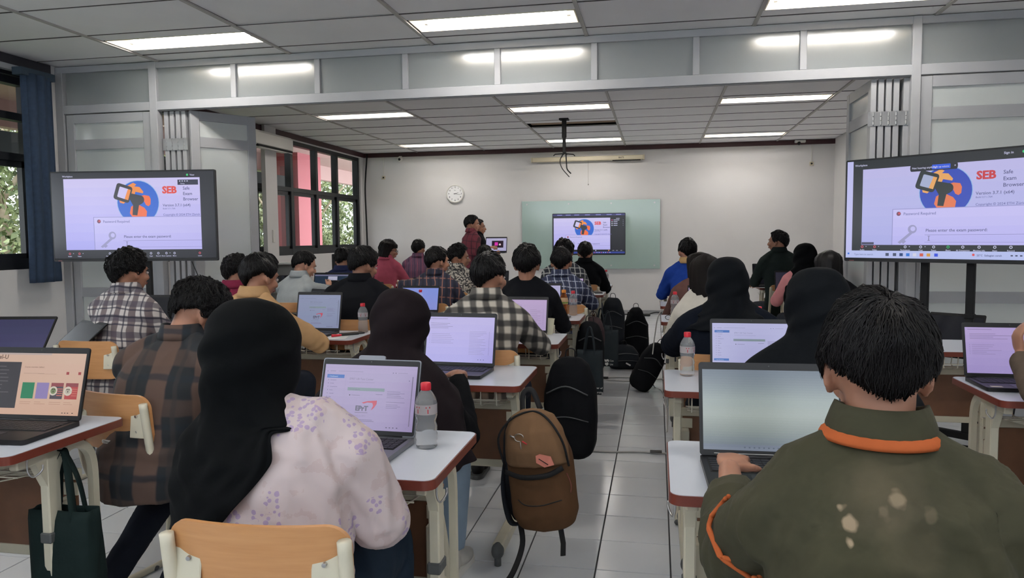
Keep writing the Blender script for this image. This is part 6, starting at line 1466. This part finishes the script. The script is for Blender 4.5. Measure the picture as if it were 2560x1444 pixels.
MB().tube(smooth_path([(-.11, 0, -.46), (-.10, -.03, -.54), (-.125, -.09, -.62), (-.16, -.13, -.66), (-.20, -.16, -.675)], 6), [(.012, .0018)]*25, 6).build('loose_strap', M_strap, t, True)
MB().tube([(.06, -.03, -.47), (.065, -.035, -.53), (.06, -.04, -.575)], [(.012, .002)]*3, 6).build('loose_strap', M_strap, t)
m = MB(); m.tube(smooth_path([(.12, -.06, -.26), (.135, -.07, -.30), (.13, -.07, -.33)], 4), .0025, 5); m.build('zip_cord', mat('brown_cord', (110, 60, 50), .7), t, True)
MB().tube(smooth_path([(-.12, -.02, -.33), (-.05, -.10, -.36), (.02, -.108, -.365), (.10, -.09, -.35)], 6), .0022, 5).build('pocket_seam', M_strap, t, True)
def backpack(label, loc, W, H, D, m_, seed, rz=0, rot=None, top=.75):
    t = thing('backpack', label, 'backpack', loc, rz)
    if rot: t.rotation_euler = rot
    sack(t, 'main_body', W, H, D, m_, seed, top, .011, .008, 0)
    MB().tube(smooth_path([(-.03, 0, -.02), (-.02, 0, .04), (.02, 0, .04), (.03, 0, -.02)], 5), [(.010, .003)]*16, 6).build('grab_loop', M_strap, t, True)
    MB().tube(smooth_path([(-W*.25, D*.3, -H*.1), (-W*.35, D*.62, -H*.4), (-W*.3, D*.55, -H*.75), (-W*.25, D*.4, -H*.92)], 5), [(.02, .005)]*16, 6).build('shoulder_strap', M_strap, t, True)
    MB().tube(smooth_path([(-W*.40, -D*.42, -H*.34), (0, -D*.56, -H*.25), (W*.40, -D*.42, -H*.34)], 5), .004, 5).build('zip', M_greyrub, t, True)
    MB().tube(smooth_path([(-W*.42, -D*.46, -H*.6), (0, -D*.58, -H*.55), (W*.42, -D*.46, -H*.6)], 5), .003, 5).build('pocket_seam', M_greyrub, t, True)
    return t
backpack('big black backpack hanging from the third left desk', (-.44, 3.85, .68), .27, .52, .22, M_bblack, 5, -.1)
backpack('dark backpack hanging behind the tote bags', (-.47, 5.32, .70), .20, .38, .16, M_bblack, 6, .1)
backpack('black backpack hanging near the leaning bags', (-.44, 7.66, .68), .24, .50, .22, M_bblack2, 7, 0)
backpack('black hooded backpack further along the aisle', (-.22, 8.15, .535), .27, .53, .22, M_bblack, 8, .1, top=.6)
b_ = backpack('charcoal bag slumped on the aisle floor', (-.32, 7.45, .225), .30, .235, .26, M_bblack2, 9, .2)
tag(MB().box((-.27, 7.305, .06), (.05, .006, .014), (0, .5, .3)).build('bag_tag', M_paper), 'small white tag on the bag slumped in the aisle', 'tag')
backpack('black backpack lying against the right hand desks', (.03, 6.32, .40), .20, .42, .20, M_bblack, 10, 0, rot=(.1, .45, .1))
backpack('dark red backpack hanging among the tote bags', (-.50, 6.0, .66), .17, .30, .12, mat('dark_red_canvas', (52, 34, 38), .8), 12)
def tote(label, loc, W, H, D, m_, rz=0, text=None, HH=.26, seed=1):
    t = thing('tote_bag', label, 'tote bag', loc, rz, 'fabric tote bags hanging from the desks')
    rings = []; n = 32
    for tt, sx, sy in ((0, 1.0, .55), (.1, 1.0, .75), (.4, 1.02, .9), (.8, 1.0, 1.0), (1, .98, .95)):
        rings.append([(W/2*sx*max(-1, min(1, 1.3*math.cos(a)))+.004*math.sin(6*a+tt*3+seed), D/2*sy*max(-1, min(1, 1.25*math.sin(a)))+.006*math.sin(3*a+tt*4+seed), -HH-H*tt) for a in [2*PI*j/n for j in range(n)]])
    m = MB(); m.loft(rings[::-1], False); m.f.append(tuple(range(n))); m.m.append(0)
    o = m.build('bag_body', m_, t, True); s = o.modifiers.new('s', 'SOLIDIFY'); s.thickness = .002
    for s in (-1, 1):
        MB().tube(smooth_path([(-W*.24, s*D*.3, -HH-.03), (-W*.16, s*D*.2, -HH*.5), (-.008, 0, 0), (.008, 0, 0), (W*.16, s*D*.2, -HH*.5), (W*.24, s*D*.3, -HH-.03)], 5), [(.016, .0015)]*26, 6).build('handle', m_, t, True)
    if text:
        m = MB()
        for k, line in enumerate(text):
            v, f = text_geo(line, .030 if W > .2 else .02); m.add([(p+W*.10, -D/2*.99-.006, q-HH-H*.86-k*.030) for p, q in v], f)
        m.add([(W*.10-.042+p, -D/2*.99-.006, -HH-H*.86+q) for p, q in ((0, .02), (.012, .014), (.024, .02), (.036, .014), (.036, -.004), (.024, .002), (.012, -.004), (0, .002))], [tuple(range(8))])
        m.add([(W*.10-.042+p, -D/2*.99-.006, -HH-H*.86+q) for p, q in ((.004, -.008), (.012, -.012), (.024, -.006), (.032, -.012), (.032, -.026), (.018, -.036), (.004, -.026))], [tuple(range(7))])
        m.build('print', mat('white_print', (214, 214, 210), .6), t)
    return t
tote('dark green tote bag with white lettering hanging from the left edge desk', (-1.775, 1.93, .665), .20, .27, .10, M_tote, .1, ('CENT', 'UNIVER'), .17)
tote('grey tote bag with a white crest hanging near the black backpack', (-.45, 5.10, .68), .17, .30, .09, M_tote2, -.1, ('Center of', 'University'), .15, 2)
tote('grey tote bag behind the crested one', (-.40, 6.22, .68), .17, .30, .08, M_tote2, .05, ('Cen', 'Uni'), .15, 3)
tote('dark tote bag nearest the slumped bag', (-.475, 6.45, .68), .15, .31, .08, M_tote2, .0, ('Ce', 'Un'), .14, 4)
tote('narrow dark tote bag beside the dark backpack', (-.52, 5.35, .60), .12, .30, .07, M_tote2, .2, None, .12, 5)
